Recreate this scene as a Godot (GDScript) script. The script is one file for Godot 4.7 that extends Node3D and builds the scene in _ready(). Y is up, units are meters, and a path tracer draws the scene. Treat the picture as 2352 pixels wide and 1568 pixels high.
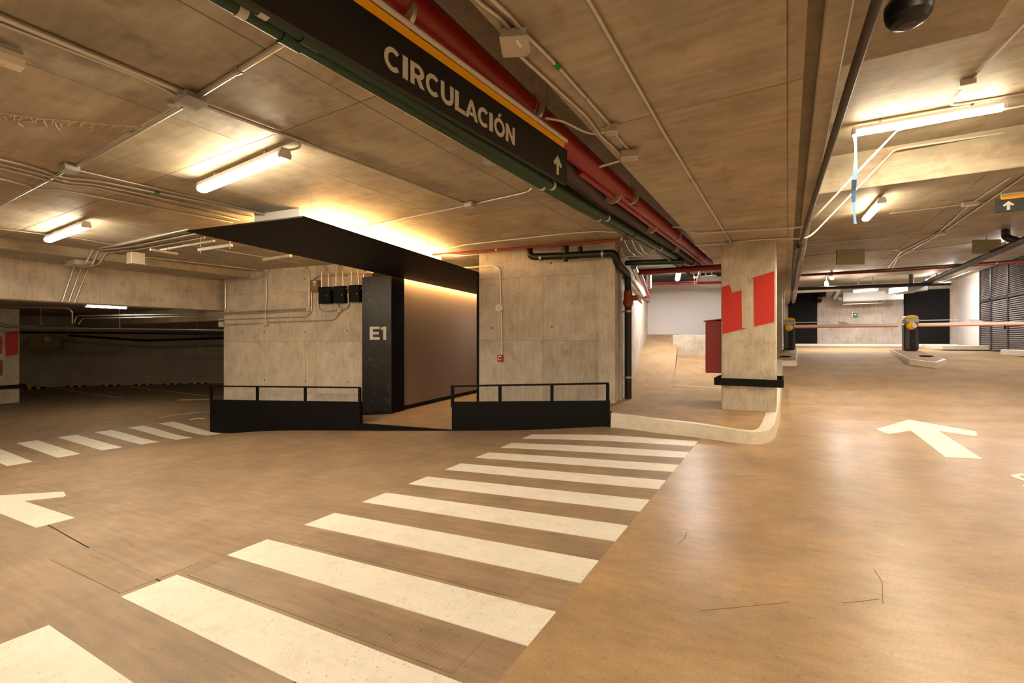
extends Node3D
# An underground car park: zebra crossing in front of a lift lobby, hung direction sign, pipes, columns, entry barriers.
# World: y up, metres. -Z runs along the pipes and the drive lane, +X to the barrier lane. The lobby core is turned by 9.3 degrees.

const CE := 3.39   # underside of the slab over the crossing
const BM := 3.18   # underside of the long beam
const H1 := 4.39   # underside of the slab over the barrier lane
const H2 := 3.85   # underside of the slab past the step
const TH := deg_to_rad(9.3)
var E1 := Vector3(cos(TH), 0, -sin(TH))
var NN := Vector3(sin(TH), 0, cos(TH))
var CB := Basis(Vector3.UP, TH)
var used := {}
var M := {}

class B:
	var v := PackedVector3Array()
	var n := PackedVector3Array()
	var o := Vector3.ZERO
	func tri(a: Vector3, b: Vector3, c: Vector3, na: Vector3, nb: Vector3, nc: Vector3) -> void:
		if (b - a).cross(c - a).dot(na + nb + nc) < 0.0:
			v.append_array(PackedVector3Array([a - o, b - o, c - o])); n.append_array(PackedVector3Array([na, nb, nc]))
		else:
			v.append_array(PackedVector3Array([a - o, c - o, b - o])); n.append_array(PackedVector3Array([na, nc, nb]))
	func quad(a: Vector3, b: Vector3, c: Vector3, d: Vector3, nm: Vector3) -> void:
		tri(a, b, c, nm, nm, nm); tri(a, c, d, nm, nm, nm)
	func face(p: Array, mid: Vector3) -> void:
		var nm := Vector3.ZERO
		var ce := Vector3.ZERO
		for i in p.size():
			var a: Vector3 = p[i]
			var b: Vector3 = p[(i + 1) % p.size()]
			nm += a.cross(b); ce += a / p.size()
		var q: Vector3 = p[0]
		nm = Vector3.ZERO
		for i in range(1, p.size() - 1):
			nm += (p[i] - q).cross(p[i + 1] - q)
		nm = nm.normalized()
		if nm.dot(ce - mid) < 0.0:
			nm = -nm
		for i in range(1, p.size() - 1):
			tri(q, p[i], p[i + 1], nm, nm, nm)
	# box with chamfered edges (bev 0: plain)
	func box(c: Vector3, s: Vector3, bs := Basis(), bev := 0.0) -> void:
		var h := s / 2.0
		if bev <= 0.0:
			var k := []
			for i in 8:
				k.append(c + bs * Vector3(h.x if i & 1 else -h.x, h.y if i & 2 else -h.y, h.z if i & 4 else -h.z))
			for f in [[0, 1, 3, 2], [4, 5, 7, 6], [0, 1, 5, 4], [2, 3, 7, 6], [0, 2, 6, 4], [1, 3, 7, 5]]:
				face([k[f[0]], k[f[1]], k[f[2]], k[f[3]]], c)
			return
		bev = minf(bev, minf(h.x, minf(h.y, h.z)) * 0.9)
		var p := {}
		for i in 8:
			var sg := Vector3(1 if i & 1 else -1, 1 if i & 2 else -1, 1 if i & 4 else -1)
			for a in 3:
				var q := Vector3(h.x - bev, h.y - bev, h.z - bev)
				q[a] = h[a]
				p[[i, a]] = c + bs * (q * sg)
		for a in 3:
			for sd in 2:
				var l := []
				var b1 := (a + 1) % 3
				var b2 := (a + 2) % 3
				for w in [[0, 0], [1, 0], [1, 1], [0, 1]]:
					l.append(p[[(sd << a) | (w[0] << b1) | (w[1] << b2), a]])
				face(l, c)
		for a in 3:
			var b1 := (a + 1) % 3
			var b2 := (a + 2) % 3
			for w in [[0, 0], [1, 0], [1, 1], [0, 1]]:
				var i0: int = (w[0] << b1) | (w[1] << b2)
				var i1: int = i0 | (1 << a)
				face([p[[i0, b1]], p[[i1, b1]], p[[i1, b2]], p[[i0, b2]]], c)
		for i in 8:
			face([p[[i, 0]], p[[i, 1]], p[[i, 2]]], c)
	# bar of rectangular section between two points; up gives the height direction
	func bar(a: Vector3, b: Vector3, w: float, h: float, bev := 0.0, up := Vector3.UP) -> void:
		var x := (b - a).normalized()
		var z := x.cross(up).normalized()
		var y := z.cross(x).normalized()
		box((a + b) / 2.0, Vector3((b - a).length(), h, w), Basis(x, y, z), bev)
	func tube(p: Array, r: float, sides := 8, r2 := -1.0) -> void:
		if r2 < 0.0:
			r2 = r
		var cnt := p.size()
		var t0: Vector3 = (p[1] - p[0]).normalized()
		var side := t0.cross(Vector3.UP if absf(t0.y) < 0.9 else Vector3.RIGHT).normalized()
		var rings := []
		for i in cnt:
			var ta: Vector3 = (p[mini(i + 1, cnt - 1)] - p[maxi(i - 1, 0)]).normalized()
			side = (side - ta * side.dot(ta)).normalized()
			var up := ta.cross(side)
			var rr := lerpf(r, r2, float(i) / (cnt - 1))
			if i > 0 and i < cnt - 1:
				var c2: float = (p[i] - p[i - 1]).normalized().dot((p[i + 1] - p[i]).normalized())
				rr /= maxf(sqrt((1.0 + c2) / 2.0), 0.5) if false else 1.0
			var ring := []
			for k in sides:
				var an := TAU * k / sides
				var d := side * cos(an) + up * sin(an)
				ring.append([p[i] + d * rr, d])
			rings.append(ring)
			if i == 0 or i == cnt - 1:
				var nm := ta * (-1.0 if i == 0 else 1.0)
				for k in sides:
					tri(p[i], ring[k][0], ring[(k + 1) % sides][0], nm, nm, nm)
		for i in cnt - 1:
			for k in sides:
				var a = rings[i][k]
				var b = rings[i][(k + 1) % sides]
				var c = rings[i + 1][(k + 1) % sides]
				var d = rings[i + 1][k]
				tri(a[0], b[0], c[0], a[1], b[1], c[1]); tri(a[0], c[0], d[0], a[1], c[1], d[1])
	func cyl(a: Vector3, b: Vector3, r: float, sides := 12, r2 := -1.0) -> void:
		tube([a, b], r, sides, r2)
	# outline (2D) in the plane org + x*ux + y*uy, extruded by dz; front face looks along -dz
	func prism(poly: Array, org: Vector3, ux: Vector3, uy: Vector3, dz: Vector3) -> void:
		var pp := PackedVector2Array(poly)
		var ix := Geometry2D.triangulate_polygon(pp)
		var nf := -dz.normalized()
		var at := func(q: Vector2, k: float) -> Vector3: return org + ux * q.x + uy * q.y + dz * k
		for i in range(0, ix.size(), 3):
			tri(at.call(pp[ix[i]], 0.0), at.call(pp[ix[i + 1]], 0.0), at.call(pp[ix[i + 2]], 0.0), nf, nf, nf)
			tri(at.call(pp[ix[i]], 1.0), at.call(pp[ix[i + 1]], 1.0), at.call(pp[ix[i + 2]], 1.0), -nf, -nf, -nf)
		var area := 0.0
		for i in pp.size():
			area += pp[i].cross(pp[(i + 1) % pp.size()])
		for i in pp.size():
			var a := pp[i]
			var b := pp[(i + 1) % pp.size()]
			var e := b - a
			if e.length() < 1e-6:
				continue
			var o2 := Vector2(e.y, -e.x).normalized() * signf(area)
			quad(at.call(a, 0.0), at.call(b, 0.0), at.call(b, 1.0), at.call(a, 1.0), (ux * o2.x + uy * o2.y).normalized())
	# profile of (radius, along) points turned round an axis
	func lathe(c: Vector3, ax: Vector3, prof: Array, sides := 16) -> void:
		var s := ax.cross(Vector3.UP if absf(ax.y) < 0.9 else Vector3.RIGHT).normalized()
		var t := ax.cross(s).normalized()
		for i in prof.size() - 1:
			var p: Vector2 = prof[i]
			var q: Vector2 = prof[i + 1]
			var nr := Vector2(q.y - p.y, p.x - q.x).normalized()
			for k in sides:
				var d0 := s * cos(TAU * k / sides) + t * sin(TAU * k / sides)
				var d1 := s * cos(TAU * (k + 1) / sides) + t * sin(TAU * (k + 1) / sides)
				var n0 := (d0 * nr.x + ax * nr.y).normalized()
				var n1 := (d1 * nr.x + ax * nr.y).normalized()
				var a := c + d0 * p.x + ax * p.y
				var b := c + d1 * p.x + ax * p.y
				var e := c + d1 * q.x + ax * q.y
				var f := c + d0 * q.x + ax * q.y
				if p.x > 1e-5:
					tri(a, b, e, n0, n1, n1)
				if q.x > 1e-5:
					tri(a, e, f, n0, n1, n0)
	func mesh() -> ArrayMesh:
		var a := []
		a.resize(Mesh.ARRAY_MAX)
		a[Mesh.ARRAY_VERTEX] = v
		a[Mesh.ARRAY_NORMAL] = n
		var m := ArrayMesh.new()
		m.add_surface_from_arrays(Mesh.PRIMITIVE_TRIANGLES, a)
		return m

func nb(at = Vector3.ZERO) -> B:
	var b := B.new()
	b.o = at.position if at is Node3D else at
	return b

func nm(called: String) -> String:
	var k: int = used.get(called, 0)
	used[called] = k + 1
	return called if k == 0 else "%s_%03d" % [called, k]

func thing(called: String, label: String, category: String, at: Vector3, group := "") -> Node3D:
	var o := Node3D.new()
	o.name = nm(called)
	o.position = at
	add_child(o)
	o.set_meta("label", label); o.set_meta("category", category)
	if group:
		o.set_meta("group", group)
	return o

func part(p: Node3D, called: String, b: B, mat: Material, label := "") -> MeshInstance3D:
	var o := MeshInstance3D.new()
	o.name = called
	o.mesh = b.mesh()
	o.material_override = mat
	p.add_child(o, true)
	if label:
		o.set_meta("label", label)
	return o

# a thing that is one mesh; b was begun with nb(at)
func one(called: String, b: B, mat: Material, label: String, category: String, group := "") -> MeshInstance3D:
	var o := MeshInstance3D.new()
	o.name = nm(called)
	o.position = b.o
	o.mesh = b.mesh()
	o.material_override = mat
	add_child(o)
	o.set_meta("label", label); o.set_meta("category", category)
	if group:
		o.set_meta("group", group)
	return o

func struct(called: String, b: B, mat: Material, label := "") -> MeshInstance3D:
	var o := MeshInstance3D.new()
	o.name = nm(called)
	o.position = b.o
	o.mesh = b.mesh()
	o.material_override = mat
	add_child(o)
	o.set_meta("kind", "structure")
	if label:
		o.set_meta("label", label)
	return o

func cr(s: float, y: float, n: float) -> Vector3:   # a point given along the lobby wall, up, and out from it
	return E1 * s + NN * n + Vector3(0, y, 0)

# polyline with its corners rounded
func bend(p: Array, r: float, seg := 4) -> Array:
	var q := [p[0]]
	for i in range(1, p.size() - 1):
		var a: Vector3 = p[i - 1]
		var c: Vector3 = p[i]
		var b: Vector3 = p[i + 1]
		var d := minf(r, minf((a - c).length(), (b - c).length()) * 0.45)
		var s := c + (a - c).normalized() * d
		var e := c + (b - c).normalized() * d
		for k in seg + 1:
			var t := float(k) / seg
			q.append(s.lerp(c, t).lerp(c.lerp(e, t), t))
	q.append(p[-1])
	return q

func sms(a: float, b: float, x: float) -> float:
	return smoothstep(a, b, x)

# height of the drive floor: a cross fall towards the lower bay, a ramp up to the barriers
func fl(x: float, z: float) -> float:
	var base := 0.067 * (maxf(x, -11.0) + 3.6) + 0.012 * (-clampf(z, -9.5, 4.0) - 1.0)
	var t := clampf((-9.2 - z) / 6.8, 0.0, 1.0)
	t = t * 0.7 + sms(0, 1, t) * 0.3
	var top := 1.22 + 0.028 * maxf(0.0, -z - 16.0)
	var warp := 0.075 * exp(-((x + 2.4) ** 2 + (z + 7.5) ** 2) / 1.4) - 0.09 * exp(-((x + 11.6) ** 2 + (z + 5.9) ** 2) / 1.6)
	return base + warp + (top - base) * t * sms(-2.5, -0.2, x)

func onfl(x: float, z: float, up := 0.0) -> Vector3:
	return Vector3(x, fl(x, z) + up, z)

func fln(x: float, z: float) -> Vector3:
	var e := 0.02
	return Vector3(fl(x - e, z) - fl(x + e, z), 2 * e, fl(x, z - e) - fl(x, z + e)).normalized()

# a sheet laid over the drive floor inside the quadrilateral a b c d (x, z); ribs > 0 gives it brushed ridges along z
func drape(b: B, q: Array, nu: int, nv: int, up: float, ribs := 0.0) -> void:
	var at := func(i: int, j: int) -> Vector3:
		var s := float(i) / nu
		var t := float(j) / nv
		var p: Vector2 = (q[0] as Vector2).lerp(q[1], s).lerp((q[3] as Vector2).lerp(q[2], s), t)
		return onfl(p.x, p.y, up + (ribs if i % 2 else 0.0))
	for i in nu:
		for j in nv:
			var a: Vector3 = at.call(i, j)
			var c: Vector3 = at.call(i + 1, j)
			var d: Vector3 = at.call(i + 1, j + 1)
			var e: Vector3 = at.call(i, j + 1)
			var nrm := (c - a).cross(e - a).normalized()
			if nrm.y < 0:
				nrm = -nrm
			b.quad(a, c, d, e, nrm)
	if up > 0.001:
		var edge := func(i: int, j: int, k: int, l: int) -> void:
			var a: Vector3 = at.call(i, j)
			var c: Vector3 = at.call(k, l)
			var dn := Vector3(0, up + 0.004, 0)
			b.quad(a, c, c - dn, a - dn, (c - a).cross(Vector3.UP).normalized())
		for i in nu:
			edge.call(i, 0, i + 1, 0); edge.call(i, nv, i + 1, nv)
		for j in nv:
			edge.call(0, j, 0, j + 1); edge.call(nu, j, nu, j + 1)

# ---------- materials ----------
func rows(seed_: int, freq: float, oct: int, w: int, h: int, kx := 1, ky := 1, kind := FastNoiseLite.TYPE_SIMPLEX_SMOOTH) -> PackedByteArray:
	var f := FastNoiseLite.new()
	f.seed = seed_
	f.noise_type = kind
	f.frequency = freq
	f.fractal_octaves = oct
	f.fractal_gain = 0.55
	var im := f.get_seamless_image(maxi(8, w / kx), maxi(8, h / ky))
	if kx != 1 or ky != 1:
		im.resize(w, h, Image.INTERPOLATE_CUBIC)
	im.convert(Image.FORMAT_L8)
	return im.get_data()

# cast concrete: clouds, form streaks, rust-coloured blotches, pin holes. Returns [colour, height]
func concrete_maps(seed_: int, base: Color, tint: Color, kc: float, ks: float, kf: float, kx: int, ky: int, blot: float, holes: float) -> Array:
	var w := 768
	var a := rows(seed_, 0.006, 4, w, w)
	var s := rows(seed_ + 1, 0.05, 4, w, w, kx, ky)
	var f := rows(seed_ + 2, 0.22, 2, w, w)
	var c := rows(seed_ + 3, 0.011, 5, w, w)
	var hl := rows(seed_ + 4, 0.09, 1, w, w)
	var px := PackedByteArray()
	px.resize(w * w * 3)
	var ht := PackedByteArray()
	ht.resize(w * w)
	for i in w * w:
		var av := a[i] / 255.0 - 0.5
		var sv := s[i] / 255.0 - 0.5
		var fv := f[i] / 255.0 - 0.5
		var k := 1.0 + kc * av + ks * sv + kf * fv
		var m := clampf((c[i] / 255.0 - 0.62) * 5.0, 0.0, 1.0) * blot
		var hole := clampf((hl[i] / 255.0 - 0.86) * 14.0, 0.0, 1.0) * holes
		k *= 1.0 - 0.45 * hole
		px[i * 3] = clampi(int(255.0 * k * lerpf(base.r, tint.r, m)), 0, 255)
		px[i * 3 + 1] = clampi(int(255.0 * k * lerpf(base.g, tint.g, m)), 0, 255)
		px[i * 3 + 2] = clampi(int(255.0 * k * lerpf(base.b, tint.b, m)), 0, 255)
		ht[i] = clampi(int(128 + 90 * fv + 60 * sv - 120 * hole), 0, 255)
	return [ImageTexture.create_from_image(Image.create_from_data(w, w, false, Image.FORMAT_RGB8, px)), ImageTexture.create_from_image(Image.create_from_data(w, w, false, Image.FORMAT_L8, ht))]

func concrete(called: String, maps: Array, tile: float, rough: float, relief: float, col := Color.WHITE) -> StandardMaterial3D:
	var m := StandardMaterial3D.new()
	m.resource_name = called
	m.albedo_color = col
	m.albedo_texture = maps[0]
	m.roughness = rough
	m.uv1_triplanar = true
	m.uv1_world_triplanar = true
	m.uv1_triplanar_sharpness = 8.0
	m.uv1_scale = Vector3.ONE / tile
	m.heightmap_enabled = relief > 0.0
	if relief > 0.0:
		m.heightmap_texture = maps[1]
		m.heightmap_scale = relief
	return m

func plain(called: String, col: Color, rough := 0.5, metal := 0.0) -> StandardMaterial3D:
	var m := StandardMaterial3D.new()
	m.resource_name = called
	m.albedo_color = col
	m.roughness = rough
	m.metallic = metal
	M[called] = m
	return m

func glow(called: String, col: Color, e: float) -> StandardMaterial3D:
	var m := plain(called, Color(0.9, 0.9, 0.88), 0.4)
	m.emission_enabled = true
	m.emission = col
	m.emission_energy_multiplier = e
	return m

func _ready() -> void:
	var cam := Camera3D.new()
	cam.name = "camera"
	cam.position = Vector3(0, 1.6, 0)
	cam.rotation = Vector3(0, deg_to_rad(30.6), 0)
	cam.fov = rad_to_deg(2.0 * atan(784.0 / 1070.0))
	cam.near = 0.05
	cam.far = 120.0
	add_child(cam)
	cam.current = true
	var env := Environment.new()
	env.background_mode = Environment.BG_COLOR
	env.background_color = Color(0, 0, 0)
	env.tonemap_mode = Environment.TONE_MAPPER_LINEAR
	env.tonemap_exposure = 3.7
	env.sdfgi_enabled = true
	env.ssao_enabled = true
	env.ssil_enabled = true
	var we := WorldEnvironment.new()
	we.name = "environment"
	we.environment = env
	add_child(we)
	materials()
	structure()
	core()
	lamps()
	markings()
	kerbs()
	columns()
	overhead()
	conduits()
	wall_fittings()
	far_lane()
	left_bay()

func materials() -> void:
	var rust := Color(0.50, 0.34, 0.20)
	var c1 := concrete_maps(11, Color(0.64, 0.597, 0.527), rust, 0.20, 0.13, 0.07, 10, 1, 0.22, 0.10)
	var c2 := concrete_maps(31, Color(0.735, 0.70, 0.65), Color(0.56, 0.50, 0.42), 0.15, 0.12, 0.09, 1, 10, 0.25, 0.6)
	var c3 := concrete_maps(51, Color(0.575, 0.485, 0.392), Color(0.54, 0.475, 0.41), 0.17, 0.16, 0.09, 10, 1, 0.35, 0.3)
	var c4 := concrete_maps(71, Color(0.635, 0.53, 0.40), Color(0.66, 0.51, 0.32), 0.16, 0.11, 0.12, 3, 1, 0.3, 0.2)
	var c5 := concrete_maps(91, Color(0.885, 0.86, 0.82), Color(0.78, 0.73, 0.66), 0.05, 0.04, 0.05, 3, 1, 0.3, 0.35)
	var c6 := concrete_maps(131, Color(0.62, 0.585, 0.52), Color(0.46, 0.43, 0.385), 0.30, 0.16, 0.08, 5, 1, 0.5, 0.1)
	M.ceil_stained = concrete("stained ceiling concrete", c6, 3.6, 0.62, 0.1)
	var tone := [Color(1, 1, 1), Color(0.95, 0.95, 0.95), Color(1, 0.985, 0.96)]
	for k in 3:
		M["ceil%d" % k] = concrete("ceiling concrete", c1, 3.1 + 0.23 * k, 0.62, 0.10, tone[k])
		M["wall%d" % k] = concrete("wall concrete", c2, 2.6 + 0.2 * k, 0.7, 0.12, tone[k])
	M.joint = concrete("joint concrete", c1, 2.0, 0.9, 0.0, Color(0.34, 0.32, 0.3))
	M.wall_joint = concrete("wall joint", c2, 2.0, 0.9, 0.0, Color(0.6, 0.58, 0.55))
	M.floor_matte = concrete("brushed floor", c3, 2.9, 0.55, 0.12)
	M.floor_gloss = concrete("polished floor", c4, 3.3, 0.35, 0.03)
	M.floor_gloss.metallic_specular = 0.4
	for k in 3:
		M["floor_gloss%d" % k] = concrete("polished floor", c4, 3.3, 0.41 + 0.09 * k, 0.04)
		M["floor_gloss%d" % k].metallic_specular = 0.38 - 0.03 * k
	M.ramp = concrete("ramp floor", c4, 3.3, 0.7, 0.06)
	M.ramp.metallic_specular = 0.3
	M.paint = concrete("road paint", c5, 1.9, 0.5, 0.14)
	M.kerb_white = concrete("kerb paint", c5, 2.3, 0.45, 0.08, Color(1, 0.99, 0.97))
	M.column = concrete("column concrete", c2, 1.7, 0.6, 0.12, Color(1.0, 0.99, 0.95))
	M.grey_wall = concrete("pale far concrete", c2, 3.4, 0.7, 0.1, Color(0.95, 0.93, 0.93))
	# dark veined stone
	var w := 512
	var n1 := FastNoiseLite.new()
	n1.seed = 7; n1.frequency = 0.006; n1.fractal_octaves = 4; n1.domain_warp_enabled = true; n1.domain_warp_amplitude = 60.0; n1.domain_warp_frequency = 0.01
	var n2 := FastNoiseLite.new()
	n2.seed = 8; n2.frequency = 0.09; n2.fractal_octaves = 3
	var im := Image.create(w, w, false, Image.FORMAT_RGB8)
	for y in w:
		for x in w:
			var u := x * 0.85 - y * 0.5
			var q := x * 0.5 + y * 0.85
			var vein := 1.0 - clampf(absf(n1.get_noise_2d(u * 3.4, q * 0.55)) * 7.0, 0.0, 1.0)
			var gate := clampf(n1.get_noise_2d(u * 0.6 + 900.0, q * 0.5) * 3.0, 0.0, 1.0)
			var k := 0.075 + 0.06 * n2.get_noise_2d(u * 2.0, q * 0.4) + 0.62 * pow(vein, 2.0) * gate * (0.5 + 0.5 * n2.get_noise_2d(x, y))
			im.set_pixel(x, y, Color(k * 1.05, k, k * 0.92))
	M.stone = StandardMaterial3D.new()
	M.stone.resource_name = "dark veined stone"
	M.stone.albedo_texture = ImageTexture.create_from_image(im)
	M.stone.roughness = 0.42
	M.stone.uv1_triplanar = true
	M.stone.uv1_world_triplanar = true
	M.stone.uv1_scale = Vector3.ONE / 1.3
	plain("black", Color(0.024, 0.02, 0.018), 0.6)
	plain("rail_black", Color(0.022, 0.019, 0.018), 0.6)
	plain("sign_black", Color(0.07, 0.066, 0.066), 0.45)
	plain("yellow", Color(0.96, 0.70, 0.02), 0.45)
	plain("letter", Color(0.80, 0.79, 0.76), 0.5)
	plain("white", Color(0.86, 0.85, 0.83), 0.5)
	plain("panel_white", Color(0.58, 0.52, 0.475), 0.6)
	plain("wall_white", Color(0.82, 0.80, 0.79), 0.7)
	plain("steel", Color(0.70, 0.69, 0.66), 0.33, 0.85)
	plain("zinc", Color(0.76, 0.74, 0.70), 0.30, 0.6)
	plain("duct", Color(0.74, 0.74, 0.74), 0.35, 0.8)
	plain("red_pipe", Color(0.52, 0.095, 0.05), 0.38)
	plain("red_paint", Color(0.75, 0.155, 0.10), 0.6)
	plain("red_box", Color(0.52, 0.05, 0.03), 0.45)
	plain("green_pipe", Color(0.03, 0.20, 0.06), 0.42)
	plain("band", Color(0.78, 0.77, 0.74), 0.5)
	plain("black_pipe", Color(0.05, 0.045, 0.042), 0.42)
	plain("brown_pipe", Color(0.17, 0.13, 0.11), 0.5)
	plain("orange", Color(0.55, 0.27, 0.03), 0.55)
	plain("barrier_orange", Color(0.95, 0.72, 0.06), 0.4)
	plain("lime", Color(0.74, 0.69, 0.60), 0.8)
	plain("scuff", Color(0.47, 0.38, 0.28), 0.6)
	plain("control", Color(0.45, 0.385, 0.30), 0.5)
	plain("rust_mark", Color(0.71, 0.63, 0.51), 0.8)
	plain("boom_red", Color(0.93, 0.48, 0.16), 0.5)
	plain("boom_white", Color(0.95, 0.92, 0.89), 0.5)
	plain("charcoal", Color(0.21, 0.21, 0.22), 0.45)
	plain("louvre", Color(0.42, 0.385, 0.37), 0.5)
	plain("tape_blue", Color(0.42, 0.62, 0.90), 0.6)
	plain("tag_green", Color(0.08, 0.50, 0.12), 0.5)
	plain("board", Color(0.60, 0.56, 0.45), 0.6)
	plain("clear_cover", Color(0.72, 0.68, 0.62), 0.25)
	plain("exit_green", Color(0.02, 0.45, 0.16), 0.5)
	plain("rubber", Color(0.05, 0.05, 0.05), 0.7)
	plain("hole", Color(0.06, 0.05, 0.04), 0.9)
	plain("cream", Color(0.90, 0.88, 0.83), 0.5)
	plain("box_grey", Color(0.68, 0.67, 0.65), 0.5)
	plain("far_black", Color(0.055, 0.05, 0.052), 0.7)
	for k in ["black", "rail_black", "far_black"]:
		M[k].metallic_specular = 0.3
	glow("lamp_warm", Color(1.0, 0.92, 0.78), 26.0)
	glow("lamp_cool", Color(1.0, 0.96, 0.92), 24.0)
	glow("strip_amber", Color(1.0, 0.74, 0.42), 30.0)

# a flat run of form panels hung 6 mm below a slab, with open joints between them
func panels(p: Node3D, b0: Vector3, ux: Vector3, uy: Vector3, out: Vector3, xs: Array, ys: Array, key: String, seed_: int) -> void:
	var r := RandomNumberGenerator.new()
	r.seed = seed_
	for i in xs.size() - 1:
		for j in ys.size() - 1:
			var b := nb(p)
			var g := 0.008 if key == "ceil" else 0.0045
			var c: Vector3 = b0 + ux * ((xs[i] + xs[i + 1]) / 2.0) + uy * ((ys[j] + ys[j + 1]) / 2.0) + out * (0.004 + r.randf() * 0.0012)
			b.box(c, Vector3(absf(xs[i + 1] - xs[i]) - g, absf(ys[j + 1] - ys[j]) - g, 0.008), Basis(ux, uy, ux.cross(uy)))
			var mt: Material = M[key + str(r.randi() % 3)]
			if seed_ == 3 and [[5, 5], [3, 7]].has([i, j]):
				mt = M.ceil_stained
			part(p, "form_panel", b, mt)

func steps(a: float, b: float, d: float) -> Array:
	var l := []
	var x := a
	while x < b - 0.05:
		l.append(x)
		x += d
	l.append(b)
	return l

func floor_part(x0: float, x1: float, z0: float, z1: float, d: float) -> B:
	var b := nb(Vector3(x0, 0, z0))
	var nx := int(ceil((x1 - x0) / d))
	var nz := int(ceil((z1 - z0) / d))
	for i in nx:
		for j in nz:
			var xa := x0 + (x1 - x0) * i / nx
			var xb := x0 + (x1 - x0) * (i + 1) / nx
			var za := z0 + (z1 - z0) * j / nz
			var zb := z0 + (z1 - z0) * (j + 1) / nz
			b.tri(onfl(xa, za), onfl(xb, za), onfl(xb, zb), fln(xa, za), fln(xb, za), fln(xb, zb))
			b.tri(onfl(xa, za), onfl(xb, zb), onfl(xa, zb), fln(xa, za), fln(xb, zb), fln(xa, zb))
	b.box(Vector3((x0 + x1) / 2, -1.5, (z0 + z1) / 2), Vector3(x1 - x0, 0.4, z1 - z0))
	return b

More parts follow.
